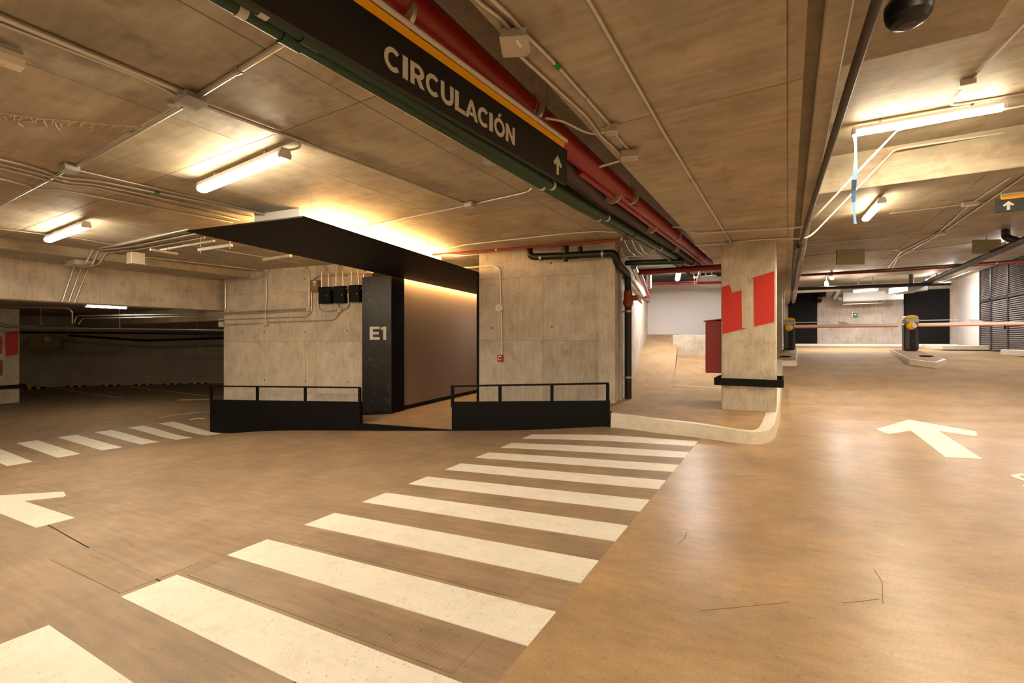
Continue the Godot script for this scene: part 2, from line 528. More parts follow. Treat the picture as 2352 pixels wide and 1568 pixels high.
func structure() -> void:
	struct("floor", floor_part(-34.0, -1.04, -30.0, 17.0, 0.4), M.floor_matte, "brushed concrete drive floor under the crossings")
	struct("floor", floor_part(-1.04, 9.0, -7.6, 17.0, 0.4), M.floor_gloss, "polished tan concrete floor of the barrier lane")
	for k in 3:
		struct("floor", floor_part(-1.04, 9.0, -8.8 - 1.2 * k, -7.6 - 1.2 * k, 0.4), M["floor_gloss%d" % k], "tan concrete floor at the foot of the lane ramp")
	struct("floor", floor_part(-1.04, 9.0, -30.0, -11.2, 0.4), M.ramp, "tan concrete ramp floor up to the barriers")
	# ceiling over the crossing, cast on form panels
	var b := nb(Vector3(-6.5, CE, -10))
	b.box(Vector3(-7.0, CE + 0.158, -6.5), Vector3(9.4, 0.3, 47.0))
	var o := struct("ceiling", b, M.joint, "bare concrete slab with form panel joints over the crossing")
	panels(o, Vector3(0, CE + 0.008, 0), Vector3.RIGHT, Vector3.FORWARD, Vector3.DOWN, [-11.7, -10.12, -8.65, -7.17, -5.70, -4.22, -2.75, -2.30], [-15.3, -12.3, -9.38, -6.43, -3.48, -0.53, 2.42, 5.37, 8.32, 11.3], "ceil", 3)
	b = nb(Vector3(-1.8, 3.62, -6))
	b.box(Vector3(-1.78, 3.75, -6.5), Vector3(1.06, 0.26, 47.0))
	b.box(Vector3(-2.34, 3.62, -6.5), Vector3(0.06, 0.44, 47.0))
	struct("ceiling", b, M.ceil1, "recessed concrete strip above the run of pipes")
	# long beam beside the pipes, with a groove along it
	b = nb(Vector3(-0.5, BM, -8))
	b.box(Vector3(-0.5, (BM + H1 + 0.3) / 2 + 0.075, -6.5), Vector3(1.52, H1 + 0.3 - BM - 0.15, 47.0))
	o = struct("ceiling_beam", b, M.joint, "wide concrete beam with a long groove beside the red pipe")
	panels(o, Vector3(0, BM + 0.008, 0), Vector3.RIGHT, Vector3.FORWARD, Vector3.DOWN, [-1.27, 0.0, 0.085], [-15.0, -10.0, -4.0, 0.2, 3.3, 6.3, 9.2, 14.0], "ceil", 5)
	var gb := nb(o)
	gb.box(Vector3(0.12, BM + 0.135, -6.5), Vector3(0.10, 0.06, 47.0))
	part(o, "groove_bed", gb, M.ceil1)
	for q in [[-1.275, 0.083], [0.155, 0.27]]:
		var c := nb(o)
		c.box(Vector3((q[0] + q[1]) / 2, BM + 0.087, -6.5), Vector3(q[1] - q[0], 0.155, 47.0), Basis(), 0.008)
		part(o, "beam_edge", c, M.ceil0)
	# higher slab over the barrier lane, its step down and the drop panel before it
	b = nb(Vector3(3, H1, -1))
	b.box(Vector3(4.6, H1 + 0.15, 4.2), Vector3(8.7, 0.3, 25.6))
	struct("ceiling", b, M.ceil0, "higher concrete slab above the barrier lane lamp")
	b = nb(Vector3(3, H2, -16))
	b.box(Vector3(4.6, H2 + 0.45, -19.25), Vector3(8.7, 0.884, 21.5))
	o = struct("ceiling", b, M.ceil2, "concrete slab past the step above the barriers")
	panels(o, Vector3(0, H2 + 0.008, 0), Vector3.RIGHT, Vector3.FORWARD, Vector3.DOWN, [0.27, 2.3, 5.3], steps(8.5, 23.0, 1.475), "ceil", 7)
	b = nb(Vector3(0.85, 4.1, -1))
	b.box(Vector3(0.84, 4.26, 0.7), Vector3(1.14, 0.31, 11.8), Basis(), 0.01)
	struct("ceiling_beam", b, M.ceil1, "short drop panel in the shade at the high slab")
	# left side: stepped beam, lower bay beyond it
	b = nb(Vector3(-12.3, 3.2, -4))
	b.box(Vector3(-12.3, 3.46, -4.0), Vector3(1.2, 0.5, 42.0), Basis(), 0.008)
	struct("ceiling_beam", b, M.ceil1, "upper ledge of the stepped beam over the lower bay")
	b = nb(Vector3(-13.1, 2.42, -4))
	b.box(Vector3(-13.12, 3.05, -4.0), Vector3(0.44, 1.27, 42.0), Basis(), 0.01)
	struct("ceiling_beam", b, M.wall1, "deep stained concrete beam over the edge of the lower bay")
	b = nb(Vector3(-23, 2.72, -10))
	b.box(Vector3(-24.0, 2.87, -6.0), Vector3(21.4, 0.3, 46.0))
	struct("ceiling", b, M.ceil1, "low slab over the dark parking bay")
	b = nb(Vector3(-22, 2.28, -8))
	b.box(Vector3(-22.0, 2.52, -8.2), Vector3(17.4, 0.5, 0.45), Basis(), 0.01)
	struct("ceiling_beam", b, M.wall2, "concrete cross beam lit by the lamp in the lower bay")
	# outer walls
	var pa: Vector3 = Vector3(-28.980, -0.460, -6.794)
	var pb: Vector3 = Vector3(-22.828, -0.460, -12.900)
	var dv := (pb - pa).normalized()
	b = nb((pa + pb) / 2)
	b.bar(pa - dv * 10.0 - Vector3(0, -1.2, 0), pb + dv * 14.0 + Vector3(0, 1.2, 0), 0.3, 4.6)
	struct("wall_left", b, M.wall1, "unlit concrete wall at the back of the parking bay")
	b = nb(Vector3(-14, 1.5, 16.6))
	b.box(Vector3(-12.5, 1.5, 16.8), Vector3(44.0, 6.6, 0.3))
	struct("wall_back", b, M.wall0, "concrete wall behind the viewer")
	b = nb(Vector3(-34, 1.5, -5))
	b.box(Vector3(-34.2, 1.5, -6.0), Vector3(0.3, 6.6, 48.0))
	struct("wall_left", b, M.wall0, "concrete side wall of the lower bay")
	b = nb(Vector3(5.4, 2.5, -5))
	b.box(Vector3(5.45, 2.6, 0.0), Vector3(0.3, 4.2, 33.0))
	struct("wall_right", b, M.wall0, "concrete wall of the barrier lane")
	b = nb(Vector3(-14, 1, -30))
	b.box(Vector3(-12.5, 1.5, -29.5), Vector3(44.0, 6.6, 0.3))
	struct("wall_front", b, M.wall0, "concrete wall closing the building behind the lobby core")

func core() -> void:
	# lobby core: two concrete walls in one plane with the portal between them
	var f := -8.57
	for q in [[-11.39, -6.93, [-11.39, -9.95, -8.30, -6.93], [-0.7, 0.38, 1.60, 2.79, CE], "left", "concrete lobby wall with tie holes behind the longer black railing"], [-4.06, -1.32, [-4.06, -2.70, -1.32], [-0.3, 0.38, 1.62, 2.86, CE], "right", "concrete lobby wall with the round alarm sounder"]]:
		var c := cr((q[0] + q[1]) / 2, 0, f - 0.15)
		var b := nb(c)
		b.box(c + Vector3(0, (CE - 0.7) / 2, 0), Vector3(q[1] - q[0] - 0.002, CE + 0.7, 0.292), CB)
		var o := struct("wall_" + q[4], b, M.wall_joint, q[5])
		panels(o, NN * (f - 0.008), E1, Vector3.UP, NN, q[2], q[3], "wall", 11 if q[4] == "left" else 17)
		for p in ([Vector3(-11.233, 3.097, -6.845), Vector3(-9.926, 3.098, -7.059), Vector3(-8.699, 3.097, -7.260), Vector3(-11.219, 1.828, -6.847), Vector3(-9.913, 1.839, -7.061), Vector3(-8.686, 1.849, -7.262), Vector3(-11.204, 0.646, -6.849), Vector3(-9.899, 0.654, -7.063), Vector3(-8.674, 0.673, -7.264)] if q[4] == "left" else [Vector3(-3.889, 3.098, -8.047), Vector3(-5.113, 1.871, -7.847), Vector3(-3.880, 1.875, -8.049)]):
			var h := nb(o)
			h.lathe(p + NN * 0.003, NN, [Vector2(0.022, -0.006), Vector2(0.021, 0.001), Vector2(0.014, 0.001), Vector2(0.011, -0.004), Vector2(0, -0.004)], 10)
			part(o, "tie_hole", h, M.hole)
		if q[4] == "left":
			var sk := nb(o)
			sk.face([Vector3(-9.917, 1.829, -7.058), Vector3(-9.883, 1.828, -7.063), Vector3(-9.875, 0.500, -7.064), Vector3(-9.913, 0.498, -7.058)], cr(-8, 1, -12))
			part(o, "rust_streak", sk, M.rust_mark)
	# side wall along the ramp, its pilaster, and the inside of the passage
	var b := nb(cr(-1.32, 0, -11))
	b.box(cr(-1.47, 1.4, -11.8), Vector3(0.3, 4.2, 6.6), CB)
	struct("wall_ramp", b, M.wall0, "concrete wall running up the left of the ramp")
	b = nb(cr(-1.3, 0, -10))
	b.box(cr(-1.30, 2.92, -11.9), Vector3(0.14, 0.25, 5.6), CB, 0.01)
	struct("trim", b, M.wall2, "concrete ledge high on the ramp wall")
	b = nb(cr(-1.3, 0, -9.2))
	b.box(cr(-1.315, 1.7, -9.02), Vector3(0.09, 3.4, 0.34), CB, 0.01)
	struct("trim", b, M.wall1, "concrete pilaster behind the black drain pipe")
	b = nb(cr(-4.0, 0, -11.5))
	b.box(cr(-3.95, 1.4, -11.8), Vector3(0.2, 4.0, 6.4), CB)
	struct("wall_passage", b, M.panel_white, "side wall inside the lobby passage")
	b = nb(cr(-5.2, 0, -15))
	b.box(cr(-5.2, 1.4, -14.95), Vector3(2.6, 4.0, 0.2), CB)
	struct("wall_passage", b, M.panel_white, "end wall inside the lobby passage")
	b = nb(cr(-4.08, 0, -8.7))
	b.box(cr(-4.085, 1.5, -8.72), Vector3(0.045, 3.0, 0.34), CB, 0.004)
	struct("trim", b, M.black, "thin black jamb of the lobby passage")
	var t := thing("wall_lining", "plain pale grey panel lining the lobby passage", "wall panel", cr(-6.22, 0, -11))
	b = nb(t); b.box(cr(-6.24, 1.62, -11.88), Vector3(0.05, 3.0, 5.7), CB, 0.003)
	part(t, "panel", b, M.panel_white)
	b = nb(t); b.box(cr(-6.225, 0.075, -11.8), Vector3(0.05, 0.07, 5.8), CB, 0.002)
	part(t, "skirting", b, M.black)
	# platform and passage floor
	b = nb(cr(-6, 0, -8.2))
	var ph := func(s: float, n: float) -> float:
		var a := lerpf(-0.05, 0.05, clampf((s + 6.9) / 0.9, 0, 1)) * clampf((-7.65 - n) / 0.9, 0, 1) - 0.05 * (1.0 - clampf((-7.65 - n) / 0.9, 0, 1))
		return a + sms(-4.3, -1.3, s) * (0.44 - a)
	var ss := steps(-10.57, -1.2, 0.31)
	var ns := [-7.65, -7.9, -8.2, -8.57, -8.9, -10.0, -12.0, -15.0]
	for i in ss.size() - 1:
		for j in ns.size() - 1:
			if j > 2 and (ss[i + 1] < -6.3 or ss[i] > -3.9):
				continue
			var k := []
			for w in [[0, 0], [1, 0], [1, 1], [0, 1]]:
				var s: float = ss[i + w[0]]
				var n: float = ns[j + w[1]]
				k.append(cr(s, ph.call(s, n), n))
			b.quad(k[0], k[1], k[2], k[3], Vector3.UP)
		var s0: float = ss[i]
		var s1: float = ss[i + 1]
		b.quad(cr(s0, -1, -7.65), cr(s1, -1, -7.65), cr(s1, ph.call(s1, -7.65), -7.65), cr(s0, ph.call(s0, -7.65), -7.65), NN)
	struct("floor", b, M.floor_matte, "concrete platform in front of the lobby passage")
	b = nb(cr(-5.2, 0, -7.63))
	b.face([cr(-6.30, -0.40, -7.61), cr(-4.10, -0.2, -7.61), cr(-4.10, -0.035, -7.61), cr(-6.30, -0.045, -7.61)], cr(-5, 0, -9))
	b.face([cr(-6.30, -0.045, -7.61), cr(-4.10, -0.035, -7.61), cr(-4.10, -0.035, -7.66), cr(-6.30, -0.045, -7.66)], cr(-5, -2, -7.6))
	struct("trim", b, M.rail_black, "black steel edge of the platform between the railings")
	# railings
	for q in [[-10.574, -6.275, [-10.574, -9.093, -7.702, -6.275], [0.565, 0.685], [0.237, 0.387], "black steel railing with a solid lower panel, left of the lobby passage"], [-4.161, -1.305, [-4.161, -3.207, -2.249, -1.305], [0.785, 0.932], [0.486, 0.641], "black steel railing with a solid lower panel, between passage and white kerb"]]:
		t = thing("railing", q[5], "railing", cr((q[0] + q[1]) / 2, -0.2, -7.62), "black railings before the lobby")
		var n := -7.62
		var at := func(s: float, h: Array) -> float: return lerpf(h[0], h[1], (s - q[0]) / (q[1] - q[0]))
		b = nb(t)
		var low := -1.1
		b.prism([Vector2(q[0], low), Vector2(q[1], low), Vector2(q[1], q[4][1]), Vector2(q[0], q[4][0])], NN * (n + 0.01), E1, Vector3.UP, NN * -0.03)
		part(t, "solid_panel", b, M.rail_black)
		b = nb(t)
		b.bar(cr(q[0] - 0.02, q[3][0] - 0.012, n), cr(q[1] + 0.02, q[3][1] - 0.012, n), 0.05, 0.03, 0.004)
		part(t, "top_rail", b, M.rail_black)
		for s in q[2]:
			b = nb(t)
			var y0: float = at.call(s, q[4]) - 0.1
			var y1: float = at.call(s, q[3]) - 0.02
			b.box(cr(s, (y0 + y1) / 2, n - 0.02), Vector3(0.05 if s == q[0] or s == q[1] else 0.045, y1 - y0, 0.05), CB, 0.003)
			part(t, "post", b, M.rail_black)
		b = nb(t)
		b.box(cr(q[1], (q[4][1] - 1.1) / 2, n - 0.03), Vector3(0.06, q[4][1] + 1.1, 0.10), CB, 0.004)
		part(t, "end_post", b, M.rail_black)
	# stone pier with the lobby number
	t = thing("stone_pier", "dark veined stone pier marked E1 beside the lobby passage", "sign pier", cr(-6.52, -0.06, -8.6))
	b = nb(t); b.box(cr(-6.52, 1.49, -8.74), Vector3(0.80, 3.10, 0.46), CB, 0.003)
	part(t, "casing", b, M.black)
	b = nb(t); b.box(cr(-6.523, 1.49, -8.505), Vector3(0.785, 3.085, 0.02), CB, 0.002)
	part(t, "stone_face", b, M.stone)
	var g := glyphs()
	for q in [["E", Vector3(-7.987, 1.639, -7.295), Vector3(-7.722, 1.638, -7.338)], ["1", Vector3(-7.700, 1.638, -7.342), Vector3(-7.552, 1.638, -7.366)]]:
		b = nb(t)
		var hgt: float = 0.29
		letter(b, g[q[0]], q[1], (q[2] - q[1]).length() / g[q[0]].w, hgt, E1, Vector3.UP, NN * -0.006)
		part(t, "letter", b, M.letter)
	# canopy over the passage
	t = thing("canopy", "black floating canopy with white upper edge over the lobby passage", "canopy", cr(-5.1, 3.0, -6))
	b = nb(t); b.box(cr(-5.09, 3.015, -9.4), Vector3(1.94, 0.018, 10.7), CB, 0.003)
	part(t, "soffit", b, M.black)
	b = nb(t); b.box(cr(-5.335, 3.206, -6.67), Vector3(0.83, 0.364, 3.78), CB, 0.003)
	part(t, "upper_box", b, M.white, "white upper box")
	for n2 in [-4.35, -7.0]:
		b = nb(t); b.cyl(cr(-4.3, 3.02, n2), cr(-4.3, CE, n2), 0.004, 6)
		part(t, "hanger", b, M.steel)

func letter(b: B, g: Dictionary, org: Vector3, sx: float, sy: float, ux: Vector3, uy: Vector3, dz: Vector3) -> void:
	for poly in g.p:
		var l := []
		for q in poly:
			l.append(Vector2(q.x * sx, q.y * sy))
		b.prism(l, org, ux, uy, dz)

func arc(cx: float, cy: float, rx: float, ry: float, tx: float, ty: float, a0: float, a1: float, k := 18) -> Array:
	var l := []
	for i in k + 1:
		var a := deg_to_rad(lerpf(a0, a1, float(i) / k))
		l.append(Vector2(cx + rx * cos(a), cy + ry * sin(a)))
	for i in k + 1:
		var a := deg_to_rad(lerpf(a1, a0, float(i) / k))
		l.append(Vector2(cx + (rx - tx) * cos(a), cy + (ry - ty) * sin(a)))
	return l

# bold geometric capitals one unit high; w is the width
func glyphs() -> Dictionary:
	var V := func(s: String) -> Array:
		var l := []
		for q in s.split(" "):
			var c := q.split(",")
			l.append(Vector2(float(c[0]), float(c[1])))
		return l
	var t := 0.21
	var d := {}
	d["I"] = {w = 0.22, p = [V.call("0,0 .22,0 .22,1 0,1")]}
	d["L"] = {w = 0.60, p = [V.call("0,0 .6,0 .6,.2 .22,.2 .22,1 0,1")]}
	d["N"] = {w = 0.84, p = [V.call("0,0 .22,0 .22,.62 .64,0 .84,0 .84,1 .62,1 .62,.39 .2,1 0,1")]}
	d["A"] = {w = 0.98, p = [V.call("0,0 .23,0 .59,1 .385,1"), V.call("0.75,0 .98,0 .595,1 .385,1"), V.call("0.24,.19 .74,.19 .68,.37 .30,.37")]}
	d["C"] = {w = 0.90, p = [arc(0.50, 0.5, 0.50, 0.515, t, t, 47, 313)]}
	d["O"] = {w = 1.06, p = [arc(0.53, 0.5, 0.53, 0.515, t, t, -90, 90), arc(0.53, 0.5, 0.53, 0.515, t, t, 90, 270)]}
	d["U"] = {w = 0.82, p = [arc(0.41, 0.40, 0.41, 0.415, t, t, 180, 360), V.call("0,.39 .22,.39 .22,1 0,1"), V.call("0.60,.39 .82,.39 .82,1 .60,1")]}
	d["R"] = {w = 0.80, p = [V.call("0,0 .22,0 .22,1 0,1"), arc(0.40, 0.665, 0.37, 0.335, 0.22, 0.19, -90, 90), V.call("0.2,.81 .41,.81 .41,1 .2,1"), V.call("0.2,.33 .41,.33 .41,.52 .2,.52"), V.call("0.33,.36 .54,0 .80,0 .56,.37")]}
	d["accent"] = {w = 0.3, p = [V.call("0,0 .17,0 .34,.22 .10,.22")]}
	d["E"] = {w = 0.70, p = [V.call("0,0 .7,0 .7,.19 .22,.19 .22,.41 .63,.41 .63,.59 .22,.59 .22,.81 .69,.81 .69,1 0,1")]}
	d["1"] = {w = 0.42, p = [V.call("0.20,0 .42,0 .42,1 .26,1 0,.92 .05,.73 .20,.78")]}
	d["arrow"] = {w = 0.74, p = [V.call("0.27,0 .47,0 .47,.58 .62,.42 .74,.55 .37,1 0,.55 .12,.42 .27,.58")]}
	return d

# ---------- lamps ----------
func area(p: Vector3, x: Vector3, towards: Vector3, size: Vector2, col: Color, e: float) -> void:
	var l := AreaLight3D.new()
	l.name = nm("lamp_light")
	var z := -towards.normalized()
	x = (x - z * x.dot(z)).normalized()
	l.transform = Transform3D(Basis(x, z.cross(x), z), p)
	l.area_size = size
	l.light_color = col
	l.light_energy = e
	l.area_range = 40.0
	l.area_attenuation = 2.0
	l.shadow_enabled = true
	add_child(l)

func tube_lamp(a: Vector3, c: Vector3, ceil: float, label: String, e: float, mat := "lamp_warm", col := Color(1.0, 0.925, 0.80), lit := true) -> void:
	var mid := (a + c) / 2
	var t := thing("tube_lamp", label, "lamp", mid, "sealed tube lamps")
	var x := (c - a).normalized()
	var zz := x.cross(Vector3.UP).normalized()
	var up := zz.cross(x)
	var len := (c - a).length()
	var b := nb(t)
	b.prism([Vector2(-0.05, 0.0), Vector2(0.05, 0.0), Vector2(0.042, 0.045), Vector2(-0.042, 0.045)], a, zz, up, x * len)
	part(t, "housing", b, M.white)
	b = nb(t)
	b.prism([Vector2(-0.052, 0.0), Vector2(-0.056, -0.02), Vector2(-0.046, -0.045), Vector2(-0.024, -0.058), Vector2(0.024, -0.058), Vector2(0.046, -0.045), Vector2(0.056, -0.02), Vector2(0.052, 0.0)], a + x * 0.03, zz, up, x * (len - 0.06))
	part(t, "diffuser", b, M[mat])
	for k in [0, 1]:
		b = nb(t)
		var q := a if k == 0 else c - x * 0.035
		b.prism([Vector2(-0.054, 0.002), Vector2(-0.058, -0.022), Vector2(-0.047, -0.048), Vector2(0.047, -0.048), Vector2(0.058, -0.022), Vector2(0.054, 0.002)], q, zz, up, x * 0.035)
		part(t, "end_cap", b, M.white)
	for k in [0.2, 0.8]:
		b = nb(t)
		var q := a.lerp(c, k) + up * 0.045
		b.box(Vector3(q.x, (q.y + ceil) / 2, q.z), Vector3(0.03, maxf(ceil - q.y, 0.01), 0.03))
		part(t, "bracket", b, M.steel)
	if lit:
		area(mid - up * 0.075, x, -up, Vector2(len - 0.1, 0.09), col, e)

func lamps() -> void:
	var cool := Color(1.0, 0.97, 0.95)
	tube_lamp(Vector3(-5.550, 3.290, -2.669), Vector3(-3.873, 3.290, -2.562), CE, "glowing tube lamp in front of the black canopy", 2.0)
	tube_lamp(Vector3(-10.516, 3.290, -2.721), Vector3(-8.705, 3.290, -2.662), CE, "glowing tube lamp above the stepped beam", 2.0)
	tube_lamp(Vector3(-16.5, 2.60, -5.0), Vector3(-16.5, 2.60, -5.95), 2.72, "glowing tube lamp half hidden behind the deep beam", 0.15)
	tube_lamp(Vector3(0.713, 4.290, -7.374), Vector3(2.141, 4.290, -7.425), H1, "glowing tube lamp with blue tape hanging from its end", 2.0)
	tube_lamp(Vector3(1.172, 3.750, -10.137), Vector3(1.237, 3.750, -8.955), H2, "glowing tube lamp past the ceiling step, next to the blue tape", 1.3)
	tube_lamp(Vector3(-2.230, 3.270, -11.575), Vector3(-2.523, 3.270, -12.924), CE, "small glowing tube lamp above the ramp", 1.8, "lamp_cool", cool)
	tube_lamp(cr(1.3, 3.27, -12.6), cr(1.3, 3.27, -13.9), CE, "glowing tube lamp before the white wall, hidden by the column", 2.2, "lamp_cool", cool)
	tube_lamp(Vector3(1.195, 3.720, -17.932), Vector3(1.277, 3.720, -18.806), H2, "glowing tube lamp over the first barrier", 1.0, "lamp_cool", cool)
	tube_lamp(Vector3(1.129, 3.600, -18.949), Vector3(1.204, 3.600, -19.985), H2, "glowing tube lamp farther along above the duct elbow", 1.0, "lamp_cool", cool)
	tube_lamp(Vector3(2.055, 3.420, -20.720), Vector3(2.683, 3.420, -20.285), H2, "glowing tube lamp before the air handling unit", 1.2, "lamp_cool", cool)
	tube_lamp(Vector3(4.144, 3.720, -21.142), Vector3(4.264, 3.720, -20.209), H2, "glowing tube lamp beside the slanting black pipe, farther one", 0.8, "lamp_cool", cool)
	tube_lamp(Vector3(4.193, 3.720, -18.747), Vector3(4.202, 3.720, -18.079), H2, "glowing tube lamp beside the slanting black pipe, middle one", 0.9, "lamp_cool", cool)
	tube_lamp(Vector3(4.245, 3.720, -14.942), Vector3(4.251, 3.720, -14.227), H2, "glowing tube lamp beside the slanting black pipe, nearest one", 0.9, "lamp_cool", cool)
	# out of the picture, behind and beside the viewer
	tube_lamp(Vector3(0.9, 4.29, -1.6), Vector3(2.3, 4.29, -1.6), H1, "glowing tube lamp on the high slab beside the viewer", 3.5)
	tube_lamp(Vector3(0.9, 4.29, 3.6), Vector3(2.3, 4.29, 3.6), H1, "glowing tube lamp on the high slab behind the viewer", 4.5)
	for k in 2:
		var z := 7.6 + 4.0 * k
		var w := ["in the second row behind the viewer", "in the last row behind the viewer"]
		tube_lamp(Vector3(0.9, 4.29, z), Vector3(2.3, 4.29, z), H1, "glowing tube lamp on the high slab " + w[k], 5.0)
		tube_lamp(Vector3(-5.7, 3.29, z), Vector3(-4.1, 3.29, z), CE, "glowing tube lamp over the crossing lane " + w[k], 5.0)
	tube_lamp(Vector3(3.6, 4.29, -4.4), Vector3(5.0, 4.29, -4.4), H1, "glowing tube lamp on the high slab at the lane wall", 3.0)
	tube_lamp(Vector3(-5.7, 3.29, 2.6), Vector3(-4.1, 3.29, 2.6), CE, "glowing tube lamp over the crossing behind the viewer", 3.2)
	tube_lamp(Vector3(-10.9, 3.29, 2.6), Vector3(-9.3, 3.29, 2.6), CE, "glowing tube lamp by the lower bay behind the viewer", 3.2)
	# amber strips on top of the canopy and in the slot over the passage panel
	for q in [[-4.72, -4.9, -8.5, Vector3.UP, -0.35, "amber light strip on the ledge right of the white canopy box", 2.6, 3.04], [-5.87, -4.9, -8.4, Vector3.UP, 0.0, "amber light strip on the ledge left of the white canopy box", 1.6, 3.04], [-6.12, -8.95, -13.6, Vector3.DOWN, -0.5, "amber light strip in the slot above the passage panel", 1.1, 3.13]]:
		var a := cr(q[0], q[7], q[1])
		var c := cr(q[0], q[7], q[2])
		var b := nb((a + c) / 2)
		b.bar(a, c, 0.03, 0.014, 0.002)
		one("light_strip", b, M.strip_amber, q[5], "light strip", "amber canopy strips")
		var dr: Vector3 = q[3] + E1 * q[4]
		area((a + c) / 2 + dr * 0.02, NN, dr, Vector2(absf(q[2] - q[1]), 0.02), Color(1.0, 0.80, 0.55), q[6])
	var t := thing("downlight", "small round downlight inside the lobby passage", "lamp", cr(-4.9, 3.0, -12.6))
	var b := nb(t); b.lathe(cr(-4.9, 3.005, -12.6), Vector3.DOWN, [Vector2(0.07, 0), Vector2(0.07, 0.012), Vector2(0.05, 0.012)], 16)
	part(t, "ring", b, M.white)
	b = nb(t); b.lathe(cr(-4.9, 3.01, -12.6), Vector3.DOWN, [Vector2(0.05, 0.004), Vector2(0, 0.004)], 16)
	part(t, "lens", b, M.lamp_cool)
	area(cr(-4.9, 2.98, -12.6), E1, Vector3.DOWN, Vector2(0.1, 0.1), Color(1.0, 0.93, 0.85), 0.7)
	# unlit fitting at the edge of the picture
	t = thing("tube_lamp", "unlit tube lamp with a clear cover on the ceiling", "lamp", Vector3(-4.042, 3.300, -0.891), "sealed tube lamps")
	var e0: Vector3 = Vector3(-4.031, 3.290, -0.930)
	var x := Vector3(0, 0, 1)
	b = nb(t); b.box(e0 + x * 0.7 + Vector3(0, 0.055, 0), Vector3(0.085, 0.035, 1.4), Basis(), 0.006)
	part(t, "housing", b, M.clear_cover)
	b = nb(t); b.prism([Vector2(-0.055, 0.04), Vector2(-0.06, 0.01), Vector2(-0.048, -0.03), Vector2(0.048, -0.03), Vector2(0.06, 0.01), Vector2(0.055, 0.04)], e0, Vector3.RIGHT, Vector3.UP, x * 1.4)
	part(t, "cover", b, M.cream)
	for k in 5:
		b = nb(t); b.box(e0 + Vector3(-0.02 + 0.04 * (k % 2), -0.032, 0.08 + 0.07 * k), Vector3(0.014, 0.004, 0.014))
		part(t, "diode", b, M.yellow)

